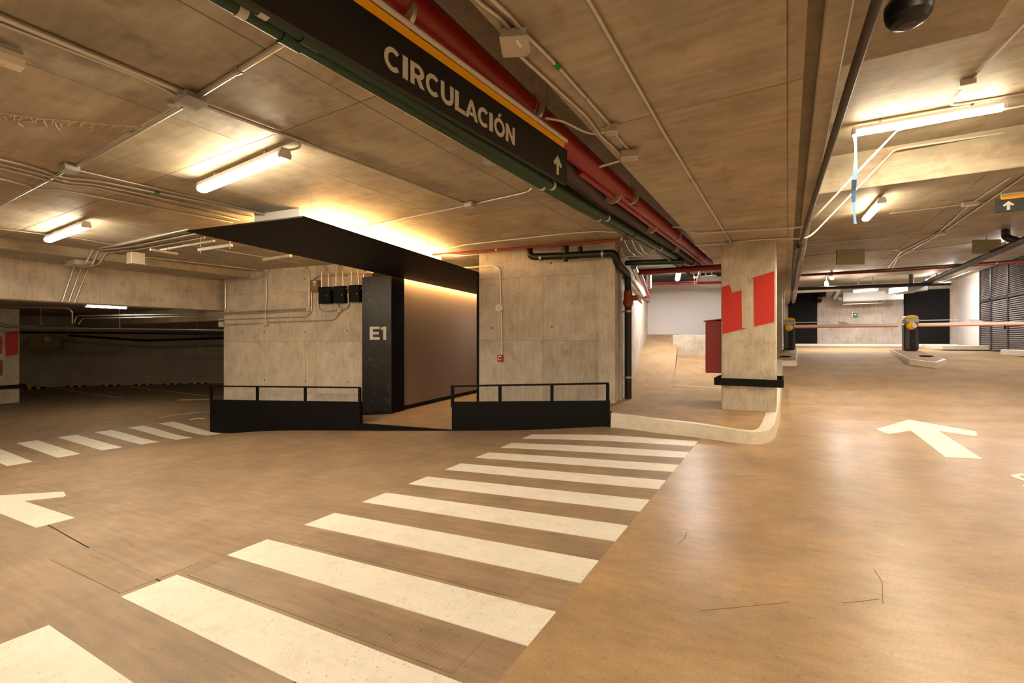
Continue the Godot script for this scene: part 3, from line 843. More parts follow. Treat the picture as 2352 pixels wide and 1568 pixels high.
# ---------- paint on the drive floor ----------
func markings() -> void:
	# main crossing: ten bars 0.31 wide every 0.64
	var names := ["nearest the viewer, cut by the picture edge", "second from the viewer", "third from the viewer", "fourth from the viewer", "fifth from the viewer", "sixth from the viewer", "fifth from the kerb", "fourth from the kerb", "third from the kerb", "second from the kerb", "first one in front of the kerb"]
	names = ["nearest the viewer, cut by the picture edge", "second from the viewer", "third from the viewer", "fourth from the viewer", "fifth from the viewer", "sixth from the viewer, fifth from the white kerb", "fourth from the white kerb", "third from the white kerb", "second from the white kerb", "closest to the white kerb"]
	for k in 10:
		var z := -0.93 - 0.64 * k
		var b := nb(onfl(-2.3, z + 0.155))
		var ribbed := k < 4
		drape(b, [Vector2(-3.58, z), Vector2(-1.04, z), Vector2(-1.04, z + 0.31), Vector2(-3.58, z + 0.31)], 200 if ribbed else 16, 3, 0.004, 0.0016 if ribbed else 0.0)
		one("crossing_bar", b, M.paint, "white painted bar of the main crossing, " + names[k], "road marking", "bars of the main zebra crossing")
	# brushed ridges in the concrete between the near bars
	for q in [[-3.5, -1.25, -1.86, -1.60], [-3.35, -1.3, -2.50, -2.25], [-4.9, -3.65, -1.75, -1.28]]:
		var b := nb(onfl(q[0], q[2]))
		drape(b, [Vector2(q[0], q[2]), Vector2(q[1], q[2]), Vector2(q[1], q[3]), Vector2(q[0], q[3])], 2 * int((q[1] - q[0]) / 0.025), 2, 0.002, 0.004)
		struct("floor_strip", b, M.floor_matte, "ridged patch of brushed concrete at the near crossing bars")
	# saw cut in the slab
	for q in [[[Vector2(-7.4, -1.66), Vector2(-5.0, -1.52), Vector2(-3.6, -1.48), Vector2(-1.3, -1.20)]]]:
		var b := nb(onfl(-4, -1.5))
		for i in q[0].size() - 1:
			var a: Vector2 = q[0][i]
			var c: Vector2 = q[0][i + 1]
			drape(b, [a, c, c + Vector2(0, 0.007), a + Vector2(0, 0.007)], 8, 1, 0.003)
		struct("floor_joint", b, M.hole, "thin saw cut across the brushed floor")
	# scuffs on the polished floor, lime crust on the ceiling
	for q in [[Vector3(-0.378, 0.234, -2.524), Vector3(-0.208, 0.247, -2.635), Vector3(0.006, 0.263, -2.778)], [Vector3(0.239, 0.280, -2.877), Vector3(0.315, 0.285, -2.924), Vector3(0.402, 0.292, -2.989)], [Vector3(0.426, 0.298, -3.341), Vector3(0.442, 0.297, -3.201), Vector3(0.410, 0.292, -2.943)], [Vector3(-0.635, 0.226, -3.312), Vector3(-0.618, 0.229, -3.406), Vector3(-0.621, 0.230, -3.521)], [Vector3(-0.442, 0.261, -5.108), Vector3(-0.262, 0.274, -5.197)]]:
		var b := nb(q[0])
		for i in q.size() - 1:
			var s: Vector3 = (q[i + 1] - q[i]).cross(Vector3.UP).normalized() * 0.002
			drape(b, [Vector2(q[i].x - s.x, q[i].z - s.z), Vector2(q[i + 1].x - s.x, q[i + 1].z - s.z), Vector2(q[i + 1].x + s.x, q[i + 1].z + s.z), Vector2(q[i].x + s.x, q[i].z + s.z)], 6, 1, 0.0012)
		struct("floor_scuff", b, M.scuff, "thin dark scuff on the polished floor")
	var rg := RandomNumberGenerator.new()
	rg.seed = 5
	var cl := [Vector3(-5.389, 3.388, -1.023), Vector3(-5.216, 3.388, -1.223), Vector3(-5.076, 3.388, -1.365), Vector3(-4.869, 3.388, -1.575), Vector3(-4.626, 3.388, -1.782)]
	var cb := nb(cl[2])
	for i in cl.size() - 1:
		cb.tube([cl[i], cl[i].lerp(cl[i + 1], 0.5) + Vector3(rg.randf_range(-0.02, 0.02), 0, rg.randf_range(-0.02, 0.02)), cl[i + 1]], 0.005, 6)
		for k in 6:
			var p: Vector3 = cl[i].lerp(cl[i + 1], (k + rg.randf()) / 6.0)
			var l := [p]
			for j in 3:
				p += Vector3(-rg.randf_range(0.03, 0.10), 0, rg.randf_range(-0.05, 0.04))
				l.append(p)
			cb.tube(l, 0.006, 6, 0.002)
	struct("ceiling_crust", cb, M.lime, "pale lime crust seeping from a crack in the ceiling")
	# crossing to the lower bay
	var ln := ["cut by the picture edge", "second from the picture edge", "third from the picture edge", "third from the railing", "second from the railing", "ending behind the railing"]
	for k in 6:
		var z := -2.71 - 0.625 * k
		var b := nb(onfl(-12.3, z))
		drape(b, [Vector2(-13.52, z), Vector2(-11.2, z), Vector2(-11.2, z + 0.31), Vector2(-13.52, z + 0.31)], 12, 3, 0.004)
		one("crossing_bar", b, M.paint, "white painted bar of the far crossing by the lower bay, " + ln[k], "road marking", "bars of the far zebra crossing")
	# lane arrows
	var arr := [Vector2(0, -1.25), Vector2(0.50, -0.36), Vector2(0.44, -0.06), Vector2(0.40, -0.02), Vector2(0.14, -0.32), Vector2(0.14, 1.25), Vector2(-0.14, 1.25), Vector2(-0.14, -0.32), Vector2(-0.40, -0.02), Vector2(-0.44, -0.06), Vector2(-0.50, -0.36)]
	lane_arrow(arr, Vector2(1.545, -7.68), Basis(), "white lane arrow pointing up the ramp to the barriers")
	lane_arrow(arr, Vector2(-7.36, -1.64), Basis(Vector3.UP, PI / 2), "white lane arrow left of the main crossing, pointing to the lower bay")
	# thin bay lines
	var q2 := [["thin curved white line before the far crossing", [Vector3(-14.400, -0.438, -5.878), Vector3(-14.582, -0.432, -6.325), Vector3(-14.562, -0.427, -6.753), Vector3(-14.256, -0.422, -7.181)], 0.05], ["white arrow shaft beyond the curved line", [Vector3(-18.052, -0.412, -7.989), Vector3(-17.594, -0.408, -8.295), Vector3(-17.080, -0.404, -8.632)], 0.22], ["thin bay line on the dark parking floor", [Vector3(-27.703, -0.420, -7.308), Vector3(-23.713, -0.421, -7.264), Vector3(-20.458, -0.421, -7.228)], 0.07], ["faint bay line nearer the railing on the dark floor", [Vector3(-24.953, -0.398, -9.128), Vector3(-21.229, -0.399, -9.055), Vector3(-18.578, -0.399, -9.054)], 0.07]]
	q2.append(["curved white lane mark cut by the picture edge", [Vector3(2.004, 0.434, -5.920), Vector3(1.805, 0.421, -5.867), Vector3(1.747, 0.416, -5.827), Vector3(1.716, 0.414, -5.780), Vector3(1.728, 0.414, -5.719), Vector3(1.758, 0.415, -5.631), Vector3(1.869, 0.421, -5.521)], 0.05])
	q2.append(["small white lane mark below the curved one at the picture edge", [Vector3(1.673, 0.407, -5.470), Vector3(1.744, 0.411, -5.442), Vector3(1.845, 0.418, -5.450)], 0.04])
	for e in q2:
		var b := nb(e[1][0])
		for i in e[1].size() - 1:
			var a: Vector3 = e[1][i]
			var c: Vector3 = e[1][i + 1]
			var s: Vector3 = (c - a).cross(Vector3.UP).normalized() * e[2] / 2
			drape(b, [Vector2(a.x - s.x, a.z - s.z), Vector2(c.x - s.x, c.z - s.z), Vector2(c.x + s.x, c.z + s.z), Vector2(a.x + s.x, a.z + s.z)], 4, 1, 0.003)
		one("floor_line", b, M.paint, e[0], "road marking")
	var b := nb(onfl(-12.7, -5.6))
	for p in [[Vector3(-13.412, -0.445, -6.188), Vector3(-13.527, -0.439, -6.399)], [Vector3(-13.527, -0.439, -6.399), Vector3(-13.253, -0.444, -6.438)]]:
		b.bar(p[0] + Vector3(0, 0.003, 0), p[1] + Vector3(0, 0.003, 0), 0.12, 0.004)
	one("floor_symbol", b, M.paint, "small worn white mark beside the far crossing", "road marking")

func lane_arrow(l: Array, at: Vector2, bs: Basis, label: String) -> void:
	var b := nb(onfl(at.x, at.y))
	var pp := PackedVector2Array()
	for i in l.size():
		pp.append(l[i])
	var ix := Geometry2D.triangulate_polygon(pp)
	var put := func(q: Vector2, up: float) -> Vector3:
		var d := bs * Vector3(q.x, 0, q.y)
		return onfl(at.x + d.x, at.y + d.z, up)
	for i in range(0, ix.size(), 3):
		var nrm := Vector3.UP
		# cut each triangle finer so that it follows the floor
		var k := 5
		var A := pp[ix[i]]
		var Bq := pp[ix[i + 1]]
		var C := pp[ix[i + 2]]
		for r in k:
			for c in k - r:
				var f := func(u: int, v: int) -> Vector3: return put.call(A + (Bq - A) * u / k + (C - A) * v / k, 0.004)
				nrm = fln(put.call(A, 0).x, put.call(A, 0).z)
				b.tri(f.call(r, c), f.call(r + 1, c), f.call(r, c + 1), nrm, nrm, nrm)
				if c < k - r - 1:
					b.tri(f.call(r + 1, c), f.call(r + 1, c + 1), f.call(r, c + 1), nrm, nrm, nrm)
	for i in pp.size():
		var a := pp[i]
		var c := pp[(i + 1) % pp.size()]
		b.quad(put.call(a, 0.004), put.call(c, 0.004), put.call(c, -0.004), put.call(a, -0.004), (put.call(c, 0.0) - put.call(a, 0.0)).cross(Vector3.UP).normalized())
	one("lane_arrow", b, M.paint, label, "road marking", "painted lane arrows")

# ---------- raised island, ramp ----------
func isl(x: float, z: float) -> float:
	return 0.455 + 0.045 * (-z - 7.4) + 0.012 * (x + 2.5)

func kerbs() -> void:
	var bot := [Vector3(-2.447, 0.223, -7.239), Vector3(-2.080, 0.239, -7.144), Vector3(-1.724, 0.245, -7.042), Vector3(-1.399, 0.249, -6.981), Vector3(-1.093, 0.256, -6.912), Vector3(-0.800, 0.266, -6.802), Vector3(-0.579, 0.275, -6.696), Vector3(-0.400, 0.285, -6.661), Vector3(-0.271, 0.294, -6.721), Vector3(-0.179, 0.302, -6.910), Vector3(-0.131, 0.309, -7.249), Vector3(-0.114, 0.318, -7.864), Vector3(-0.098, 0.330, -8.912), Vector3(-0.096, 0.419, -9.997), Vector3(-0.089, 0.534, -10.903)]
	bot.append(onfl(-0.09, -14.0))
	var b := nb(bot[5])
	var tops := []
	var ins := []
	for i in bot.size():
		var d: Vector3 = (bot[mini(i + 1, bot.size() - 1)] - bot[maxi(i - 1, 0)])
		var inw := Vector3(d.z, 0, -d.x).normalized()
		if inw.dot(Vector3(-1.2, 0, -8.0) - bot[i]) < 0 and i < 12:
			inw = -inw
		if i >= 12:
			inw = Vector3(-1, 0, 0)
		var wd := lerpf(0.05, 0.15, clampf((i - 6) / 4.0, 0, 1))
		var p: Vector3 = bot[i] + inw * 0.025
		var q: Vector3 = bot[i] + inw * (0.025 + wd)
		var hp := maxf(isl(p.x, p.z), fl(p.x, p.z) + 0.15)
		tops.append(Vector3(p.x, hp - 0.005, p.z))
		ins.append(Vector3(q.x, maxf(isl(q.x, q.z), fl(q.x + 0.2, q.z) + 0.15) + 0.002, q.z))
	for i in bot.size() - 1:
		var d: Vector3 = bot[i + 1] - bot[i]
		var nf := Vector3(-d.z, 0, d.x).normalized()
		if nf.z < 0 and i < 8 or nf.x < 0 and i >= 8:
			nf = -nf
		var dn := Vector3(0, -0.1, 0)
		b.quad(bot[i] + dn, bot[i + 1] + dn, tops[i + 1], tops[i], nf)
		b.quad(tops[i], tops[i + 1], ins[i + 1], ins[i], Vector3.UP)
	struct("kerb", b, M.kerb_white, "white painted kerb curving round the column island")
	b = nb(Vector3(-1.2, 0.5, -8))
	var poly := []
	for p in ins:
		if p.z > -11.5:
			poly.append(Vector2(p.x, p.z))
	poly.append_array([Vector2(-0.3, -11.0), Vector2(-1.2, -11.0), Vector2(-2.95, -10.2), Vector2(-2.80, -8.25), Vector2(-2.52, -7.40)])
	var pp := PackedVector2Array(poly)
	var ix := Geometry2D.triangulate_polygon(pp)
	for i in range(0, ix.size(), 3):
		var k := []
		for j in 3:
			k.append(Vector3(pp[ix[i + j]].x, isl(pp[ix[i + j]].x, pp[ix[i + j]].y), pp[ix[i + j]].y))
		b.tri(k[0], k[1], k[2], Vector3.UP, Vector3.UP, Vector3.UP)
	struct("floor_island", b, M.ramp, "raised tan concrete island round the column")
	# ramp rising to the white wall, and the lower landing beside it
	b = nb(cr(-0.8, 0.6, -12))
	var prof := [[-9.4, 0.47], [-10.0, 0.53], [-10.7, 0.62], [-11.6, 0.86], [-14.85, 1.815]]
	for i in prof.size() - 1:
		var n0: float = prof[i][0]
		var n1: float = prof[i + 1][0]
		var nr: Vector3 = (cr(0, prof[i + 1][1], n1) - cr(0, prof[i][1], n0)).cross(E1).normalized()
		if nr.y < 0:
			nr = -nr
		var s1 := 1.2 if i < 2 else -0.42
		b.quad(cr(-1.4, prof[i][1], n0), cr(s1, prof[i][1], n0), cr(s1, prof[i + 1][1], n1), cr(-1.4, prof[i + 1][1], n1), nr)
		if i >= 2:
			b.quad(cr(-0.42, prof[i][1] - 0.9, n0), cr(-0.42, prof[i][1], n0), cr(-0.42, prof[i + 1][1], n1), cr(-0.42, prof[i + 1][1] - 0.9, n1), E1)
	struct("floor_ramp", b, M.ramp, "concrete ramp climbing towards the white wall")
	b = nb(cr(0.5, 0.6, -12))
	b.face([cr(-0.44, 0.635, -10.7), cr(1.38, 0.635, -10.7), cr(1.85, 1.225, -13.85), cr(-0.56, 1.225, -13.85)], cr(0.5, -5, -12))
	struct("floor_landing", b, M.ramp, "sloping concrete landing before the low wall")
	b = nb(cr(0.5, 0.6, -10.7))
	b.box(cr(0.48, 0.58, -10.69), Vector3(1.8, 0.12, 0.04), CB, 0.004)
	struct("kerb", b, M.kerb_white, "thin pale edge along the foot of the landing")
	b = nb(cr(0.4, 1.2, -13.9))
	b.box(cr(0.6, 1.3, -13.92), Vector3(2.3, 0.97, 0.2), CB, 0.01)
	struct("wall_low", b, M.column, "low concrete wall in front of the white wall")
	b = nb(cr(0.6, 1.8, -14.9))
	b.box(cr(0.28, 2.2, -14.95), Vector3(3.3, 2.6, 0.2), CB)
	struct("wall_ramp", b, M.wall_white, "smooth white wall at the head of the ramp")

# ---------- columns ----------
func guard(label: String, x0: float, x1: float, z0: float, z1: float, y: float, h: float) -> void:
	var t := thing("column_guard", label, "bumper", Vector3((x0 + x1) / 2, y - h / 2, (z0 + z1) / 2), "black column guards")
	for q in [[Vector3((x0 + x1) / 2, y, z1), Vector3(x1 - x0 + 0.02, h, 0.02)], [Vector3((x0 + x1) / 2, y, z0), Vector3(x1 - x0 + 0.02, h, 0.02)], [Vector3(x0, y, (z0 + z1) / 2), Vector3(0.02, h, z1 - z0)], [Vector3(x1, y, (z0 + z1) / 2), Vector3(0.02, h, z1 - z0)]]:
		var b := nb(t)
		b.box(q[0], q[1], Basis(), 0.004)
		part(t, "guard_rail", b, M.rail_black)
	for k in [0.25, 0.75]:
		for zz in [[z1, -1.0], [z0, 1.0]]:
			var b := nb(t)
			b.box(Vector3(lerpf(x0, x1, k), y + 0.02, zz[0] + zz[1] * 0.06), Vector3(0.05, 0.05, 0.12))
			part(t, "bracket", b, M.rail_black)

func columns() -> void:
	var b := nb(Vector3(-0.535, 0.5, -8.56))
	b.box(Vector3(-0.535, 1.8, -8.56), Vector3(0.77, 2.9, 0.78), Basis(), 0.02)
	var o := struct("column", b, M.column, "concrete column with red painted number shapes on the island")
	for q in [[[Vector3(-0.909, 2.475, -8.168), Vector3(-0.794, 2.510, -8.168), Vector3(-0.760, 2.376, -8.168), Vector3(-0.625, 2.410, -8.168), Vector3(-0.616, 1.813, -8.168), Vector3(-0.546, 1.808, -8.168), Vector3(-0.903, 1.719, -8.168)]], [[Vector3(-0.503, 2.581, -8.168), Vector3(-0.460, 2.595, -8.168), Vector3(-0.173, 2.678, -8.168), Vector3(-0.173, 1.899, -8.168), Vector3(-0.448, 1.831, -8.168), Vector3(-0.457, 2.578, -8.168)]]]:
		var c := nb(o)
		var l := []
		for p in q[0]:
			l.append(Vector2(p.x, p.y))
		c.prism(l, Vector3(0, 0, -8.167), Vector3.RIGHT, Vector3.UP, Vector3(0, 0, -0.003))
		part(o, "painted_number", c, M.red_paint, "red painted fragment of a large number")
	guard("black steel guard round the red numbered column on the island", -1.0, -0.06, -9.07, -8.05, 0.965, 0.115)
	# hose cabinet on the far side of the column, and its riser
	var t := thing("hose_cabinet", "dark red hose cabinet fixed to the side of the column", "cabinet", Vector3(-1.06, 1.08, -8.5))
	b = nb(t); b.box(Vector3(-1.045, 1.51, -8.55), Vector3(0.25, 0.86, 0.5), Basis(), 0.006)
	part(t, "body", b, M.red_box)
	b = nb(t); b.prism([Vector2(-1.20, 1.93), Vector2(-0.92, 1.955), Vector2(-0.92, 1.975), Vector2(-1.20, 1.945)], Vector3(0, 0, -8.28), Vector3.RIGHT, Vector3.UP, Vector3(0, 0, -0.54))
	part(t, "lid", b, M.red_box)
	b = nb(t); b.box(Vector3(-1.174, 1.51, -8.55), Vector3(0.006, 0.8, 0.44), Basis(), 0.002)
	part(t, "door", b, M.red_box)
	b = nb(Vector3(-0.96, 1.95, -8.7))
	b.cyl(Vector3(-0.955, 1.95, -8.72), Vector3(-0.955, 2.98, -8.72), 0.028, 10)
	one("red_riser", b, M.red_pipe, "thin red riser pipe above the hose cabinet", "pipe")
	# pillar seen past the column, and the wall strip beside the first barrier
	b = nb(Vector3(-0.3, 1.0, -16.9))
	b.box(Vector3(-0.36, 2.4, -17.6), Vector3(0.44, 3.4, 1.2), Basis(), 0.015)
	struct("column", b, M.column, "narrow concrete column behind the first barrier")
	b = nb(Vector3(-0.8, 2, -15))
	b.box(Vector3(-0.45, 2.3, -14.3), Vector3(0.12, 4.2, 5.2))
	struct("wall_lane", b, M.column, "concrete wall between the ramp and the barrier lane")

func conduit(label: String, pts: Array, r := 0.013, mat := "zinc", rad := 0.09, clips := 0.0) -> Node3D:
	var t := thing("conduit", label, "conduit", pts[0], "metal conduits")
	var b := nb(t)
	b.tube(bend(pts, rad), r, 8)
	part(t, "tube", b, M[mat])
	if clips > 0.0:
		for i in pts.size() - 1:
			var a: Vector3 = pts[i]
			var c: Vector3 = pts[i + 1]
			var k := int((c - a).length() / clips)
			for j in k:
				var q := a.lerp(c, (j + 0.5) / k)
				b = nb(t)
				b.cyl(q - (c - a).normalized() * 0.022, q + (c - a).normalized() * 0.022, r * 1.35, 8)
				part(t, "coupling", b, M.steel)
	return t

func tag_sleeve(t: Node3D, at: Vector3, d: Vector3, r: float) -> void:
	var b := nb(t)
	b.cyl(at - d.normalized() * 0.025, at + d.normalized() * 0.025, r, 8)
	part(t, "green_tag", b, M.tag_green, "green tape tag")

func junction(label: String, at: Vector3, size: Vector3, bs := Basis(), mat := "box_grey") -> Node3D:
	var t := thing("junction_box", label, "junction box", at, "junction boxes")
	var b := nb(t)
	b.box(at, size, bs, 0.004)
	part(t, "body", b, M[mat])
	return t

func run_pipe(called: String, label: String, pts: Array, r: float, mat: String, straps := 0.0, ceil := 3.62, category := "pipe", rad := 0.15) -> Node3D:
	var t := thing(called, label, category, pts[0])
	var b := nb(t)
	b.tube(bend(pts, rad, 6), r, 16)
	part(t, "pipe", b, M[mat])
	if straps > 0.0:
		var a: Vector3 = pts[0]
		var c: Vector3 = pts[-1]
		var d := (c - a).normalized()
		var k := int((c - a).length() / straps)
		for j in k:
			var q := a.lerp(c, (j + 0.62) / k)
			b = nb(t)
			b.cyl(q - d * 0.013, q + d * 0.013, r + 0.005, 16)
			part(t, "strap", b, M.zinc)
			b = nb(t)
			b.cyl(q + Vector3(0, r, 0), Vector3(q.x, ceil, q.z), 0.005, 6)
			part(t, "hanger_rod", b, M.zinc)
	return t

func sign_arrow(b: B, org: Vector3, sx: float, sy: float, ux: Vector3, dz: Vector3) -> void:
	letter(b, glyphs()["arrow"], org, sx, sy, ux, Vector3.UP, dz)

func overhead() -> void:
	# direction sign hung beside the pipes
	var d := Vector3(0.0742, 0, -0.9972)
	var nf := Vector3(0.9972, 0, 0.0742)     # its face looks to the lane
	var pr := Vector3(-1.449, 2.797, -3.276)
	var k := 0.9
	var at := func(s: float, y: float) -> Vector3: return pr + d * (s * k) + Vector3(0, (y - 2.93) * k, 0)
	var t := thing("hanging_sign", "long black hanging sign reading CIRCULACIÓN with yellow top band", "sign", at.call(-1.5, 2.93))
	var b := nb(t)
	b.prism([Vector2(-4.2, 0), Vector2(0, 0), Vector2(0, 0.262), Vector2(-4.2, 0.262)], pr, d, Vector3.UP, nf * -0.03)
	part(t, "board", b, M.sign_black)
	b = nb(t)
	b.prism([Vector2(-4.2, 0.247), Vector2(-0.055, 0.262), Vector2(-0.045, 0.302), Vector2(-4.2, 0.302)], pr + nf * 0.003, d, Vector3.UP, nf * -0.04)
	part(t, "top_band", b, M.yellow, "yellow band")
	b = nb(t)
	b.tube([at.call(-4.6, 3.283) + nf * 0.012, at.call(-0.035, 3.283) + nf * 0.012], 0.0145, 10)
	part(t, "top_tube", b, M.band, "pale tube along the top")
	var g := glyphs()
	for q in [["C", -1.949, -1.845], ["I", -1.826, -1.790], ["R", -1.772, -1.668], ["C", -1.659, -1.552], ["U", -1.538, -1.430], ["L", -1.416, -1.325], ["A", -1.323, -1.200], ["C", -1.199, -1.090], ["I", -1.080, -1.043], ["O", -1.027, -0.907], ["N", -0.893, -0.784]]:
		b = nb(t)
		letter(b, g[q[0]], at.call(q[1], 2.99) + nf * 0.002, (q[2] - q[1]) * k / g[q[0]].w, 0.12 * k, d, Vector3.UP, nf * -0.004)
		if q[0] == "O":
			letter(b, g["accent"], at.call(-0.985, 3.118) + nf * 0.002, 0.12 * k, 0.12 * k, d, Vector3.UP, nf * -0.004)
		part(t, "letter", b, M.letter)
	b = nb(t)
	sign_arrow(b, at.call(-0.234, 2.968) + nf * 0.002, 0.141 * k / 0.74, 0.157 * k, d, nf * -0.004)
	part(t, "arrow", b, M.letter)
	for s in [-0.52, -3.2]:
		b = nb(t)
		var q: Vector3 = at.call(s, 3.29)
		b.cyl(q, Vector3(q.x + 0.1, 3.62, q.z), 0.0022, 5)
		b.cyl(q + Vector3(0, 0.03, 0), q + Vector3(0, 0.055, 0), 0.006, 6)
		part(t, "hanging_wire", b, M.zinc)
	# the run of pipes
	var red: Node3D = run_pipe("red_pipe", "large red fire main running above the hanging sign", [Vector3(-1.620, 3.270, -1.690) + Vector3(-0.02, 0, 2.5), Vector3(-1.597, 3.270, -5.309), Vector3(-1.460, 3.270, -10.799)], 0.098, "red_pipe", 2.3)
	run_pipe("red_pipe", "thin red pipe tucked under the large red fire main", [Vector3(-1.663, 3.170, -4.034), Vector3(-1.457, 3.170, -10.165)], 0.03, "red_pipe", 0.0)
	var blk: Node3D = run_pipe("drain_pipe", "large dark brown pipe between the red and green pipes", [Vector3(-1.649, 3.200, -1.562) + Vector3(0.02, 0, 2.5), Vector3(-1.801, 3.200, -4.890), Vector3(-1.643, 3.200, -10.394)], 0.095, "brown_pipe", 1.55)
	b = nb(red)
	for q in [Vector3(-1.541, 3.180, -5.059), Vector3(-1.537, 3.180, -5.210), Vector3(-1.533, 3.180, -5.369)]:
		b.bar(q, q + Vector3(0.02, 0, -0.09), 0.012, 0.004)
	part(red, "stencil_text", b, M.hole)
	for q in [["green water pipe nearer the sign", Vector3(-1.977, 3.060, -1.181), Vector3(-1.892, 3.060, -4.315), Vector3(-1.629, 3.060, -9.233)], ["green water pipe on the outer side of the run", Vector3(-2.060, 3.060, -1.132), Vector3(-1.967, 3.060, -4.271), Vector3(-1.742, 3.060, -9.166)]]:
		t = run_pipe("green_pipe", q[0], [q[1] + (q[1] - q[2]).normalized() * 1.5, q[2], q[3]], 0.042, "green_pipe", 0.0)
		var dd: Vector3 = (q[3] - q[1]).normalized()
		for f in [0.003, 0.44, 0.60, 0.82]:
			b = nb(t)
			var w: Vector3 = q[1].lerp(q[2], f / 0.5) if f < 0.5 else q[2].lerp(q[3], f * 2.0 - 1.0)
			b.cyl(w - dd * 0.02, w + dd * 0.02, 0.0445, 16)
			part(t, "band", b, M.band, "white band")
		for f in [0.04, 0.7]:
			b = nb(t)
			var w: Vector3 = q[1].lerp(q[2], f / 0.5) if f < 0.5 else q[2].lerp(q[3], f * 2.0 - 1.0)
			b.cyl(w - dd * 0.05, w + dd * 0.05, 0.050, 16)
			part(t, "coupling", b, M.green_pipe)
		for f in [0.3, 0.75]:
			b = nb(t)
			var w: Vector3 = q[1].lerp(q[3], f)
			b.cyl(w, w + Vector3(0, 0.6, 0), 0.004, 5)
			part(t, "hanger_rod", b, M.zinc)
	# dark green pipe and red main crossing at the end of the run
	run_pipe("green_pipe", "dark green pipe crossing at the end of the pipe run", [Vector3(-2.615, 3.071, -8.611), Vector3(-1.564, 3.000, -8.534)], 0.05, "green_pipe", 0.0)
	run_pipe("red_pipe", "dark red main crossing between pipe run and column", [Vector3(-2.633, 3.027, -9.601), Vector3(-1.066, 3.043, -9.857)], 0.06, "red_pipe", 0.0)
	run_pipe("red_pipe", "red sprinkler line across the top of the white wall", [Vector3(-3.324, 3.202, -13.237), Vector3(-1.464, 3.176, -13.541)], 0.035, "red_pipe", 1.2, CE)
	run_pipe("red_pipe", "reddish pipe slanting along the ramp wall", [Vector3(-2.642, 3.013, -9.701), Vector3(-3.211, 2.794, -12.647), Vector3(-3.367, 2.799, -12.622)], 0.04, "red_pipe", 0.0, CE, "pipe", 0.05)
	run_pipe("red_pipe", "short red branch between the red main and sprinkler line", [Vector3(-1.459, 3.032, -9.793), Vector3(-2.124, 3.183, -13.433)], 0.03, "red_pipe", 0.0)
	run_pipe("steel_pipe", "grey pipe running up beside the ramp wall", [Vector3(-2.662, 3.103, -9.292), Vector3(-3.448, 3.053, -13.014)], 0.06, "zinc", 0.0)
	run_pipe("steel_pipe", "short grey vertical pipe end near the ramp wall", [Vector3(-2.954, 3.241, -11.676), Vector3(-2.954, 2.917, -11.676)], 0.06, "zinc", 0.0)
	t = thing("cable_ladder", "pale cable ladder hung above the ramp beside the column", "cable ladder", Vector3(-1.853, 3.213, -12.363))
	for q in [[Vector3(-1.951, 3.190, -11.435), Vector3(-1.446, 3.212, -11.518)], [Vector3(-2.048, 3.213, -12.432), Vector3(-1.512, 3.229, -12.520)]]:
		b = nb(t); b.bar(q[0], q[1], 0.02, 0.05)
		part(t, "side_rail", b, M.band)
	for f in [0.1, 0.35, 0.6, 0.85]:
		b = nb(t)
		var a0: Vector3 = Vector3(-1.951, 3.190, -11.435)
		var a1: Vector3 = Vector3(-1.446, 3.212, -11.518)
		var c0: Vector3 = Vector3(-2.048, 3.213, -12.432)
		var c1: Vector3 = Vector3(-1.512, 3.229, -12.520)
		b.cyl(a0.lerp(a1, f), c0.lerp(c1, f), 0.012, 6)
		part(t, "rung", b, M.band)
	# thin red sprinkler line over the lobby wall
	t = run_pipe("red_pipe", "thin red sprinkler pipe above the lobby wall and canopy", [Vector3(-6.081, 3.327, -7.182), Vector3(-4.130, 3.328, -7.501), Vector3(-1.993, 3.347, -7.851)], 0.022, "red_pipe", 0.0)
	for q in [Vector3(-4.722, 3.323, -7.404), Vector3(-2.430, 3.346, -7.780)]:
		b = nb(t); b.cyl(q - E1 * 0.018, q + E1 * 0.018, 0.026, 12)
		part(t, "hanger", b, M.band)
		b = nb(t); b.cyl(q, Vector3(q.x, CE, q.z), 0.004, 6)
		part(t, "hanger_rod", b, M.zinc)
	# black drain line bending down the pilaster
	t = run_pipe("drain_pipe", "black drain line along the lobby wall, turning down at its corner", [Vector3(-4.185, 3.469, -7.715), Vector3(-4.185, 3.190, -7.715), Vector3(-3.484, 3.167, -7.830), Vector3(-2.615, 3.158, -7.972), Vector3(-2.603, 2.989, -8.055), cr(-1.16, 2.86, -9.05), cr(-1.16, 0.52, -9.05)], 0.066, "black_pipe", 0.0, CE, "pipe", 0.16)
	for q in [[Vector3(-3.492, 3.343, -7.829), Vector3(-3.492, 3.096, -7.829), 0.06], [Vector3(-3.229, 3.315, -7.872), Vector3(-3.229, 3.166, -7.872), 0.045], [Vector3(-3.518, 3.155, -7.885), Vector3(-3.526, 3.071, -7.904), 0.045], [Vector3(-4.251, 3.445, -7.704), Vector3(-4.122, 3.435, -7.725), 0.0]]:
		b = nb(t)
		if q[2] > 0.0:
			b.cyl(q[0], q[1], q[2], 14)
		else:
			b.cyl(Vector3(-4.185, 3.461, -7.715), Vector3(-4.185, 3.428, -7.715), 0.085, 14)
		part(t, "branch", b, M.black_pipe)
	for q in [Vector3(-3.962, 3.159, -7.752), Vector3(-2.826, 3.161, -7.938)]:
		b = nb(t); b.cyl(q - E1 * 0.02, q + E1 * 0.02, 0.071, 16)
		part(t, "strap", b, M.steel)
		b = nb(t); b.bar(q + Vector3(0, 0.06, 0), Vector3(q.x, CE, q.z), 0.03, 0.004, 0.0, E1)
		part(t, "hanger", b, M.steel)
	for y in [2.17, 0.92]:
		b = nb(t); b.cyl(cr(-1.16, y - 0.018, -9.05), cr(-1.16, y + 0.018, -9.05), 0.072, 16)
		b.box(cr(-1.24, y, -9.05), Vector3(0.14, 0.03, 0.03), CB)
		part(t, "strap", b, M.steel)
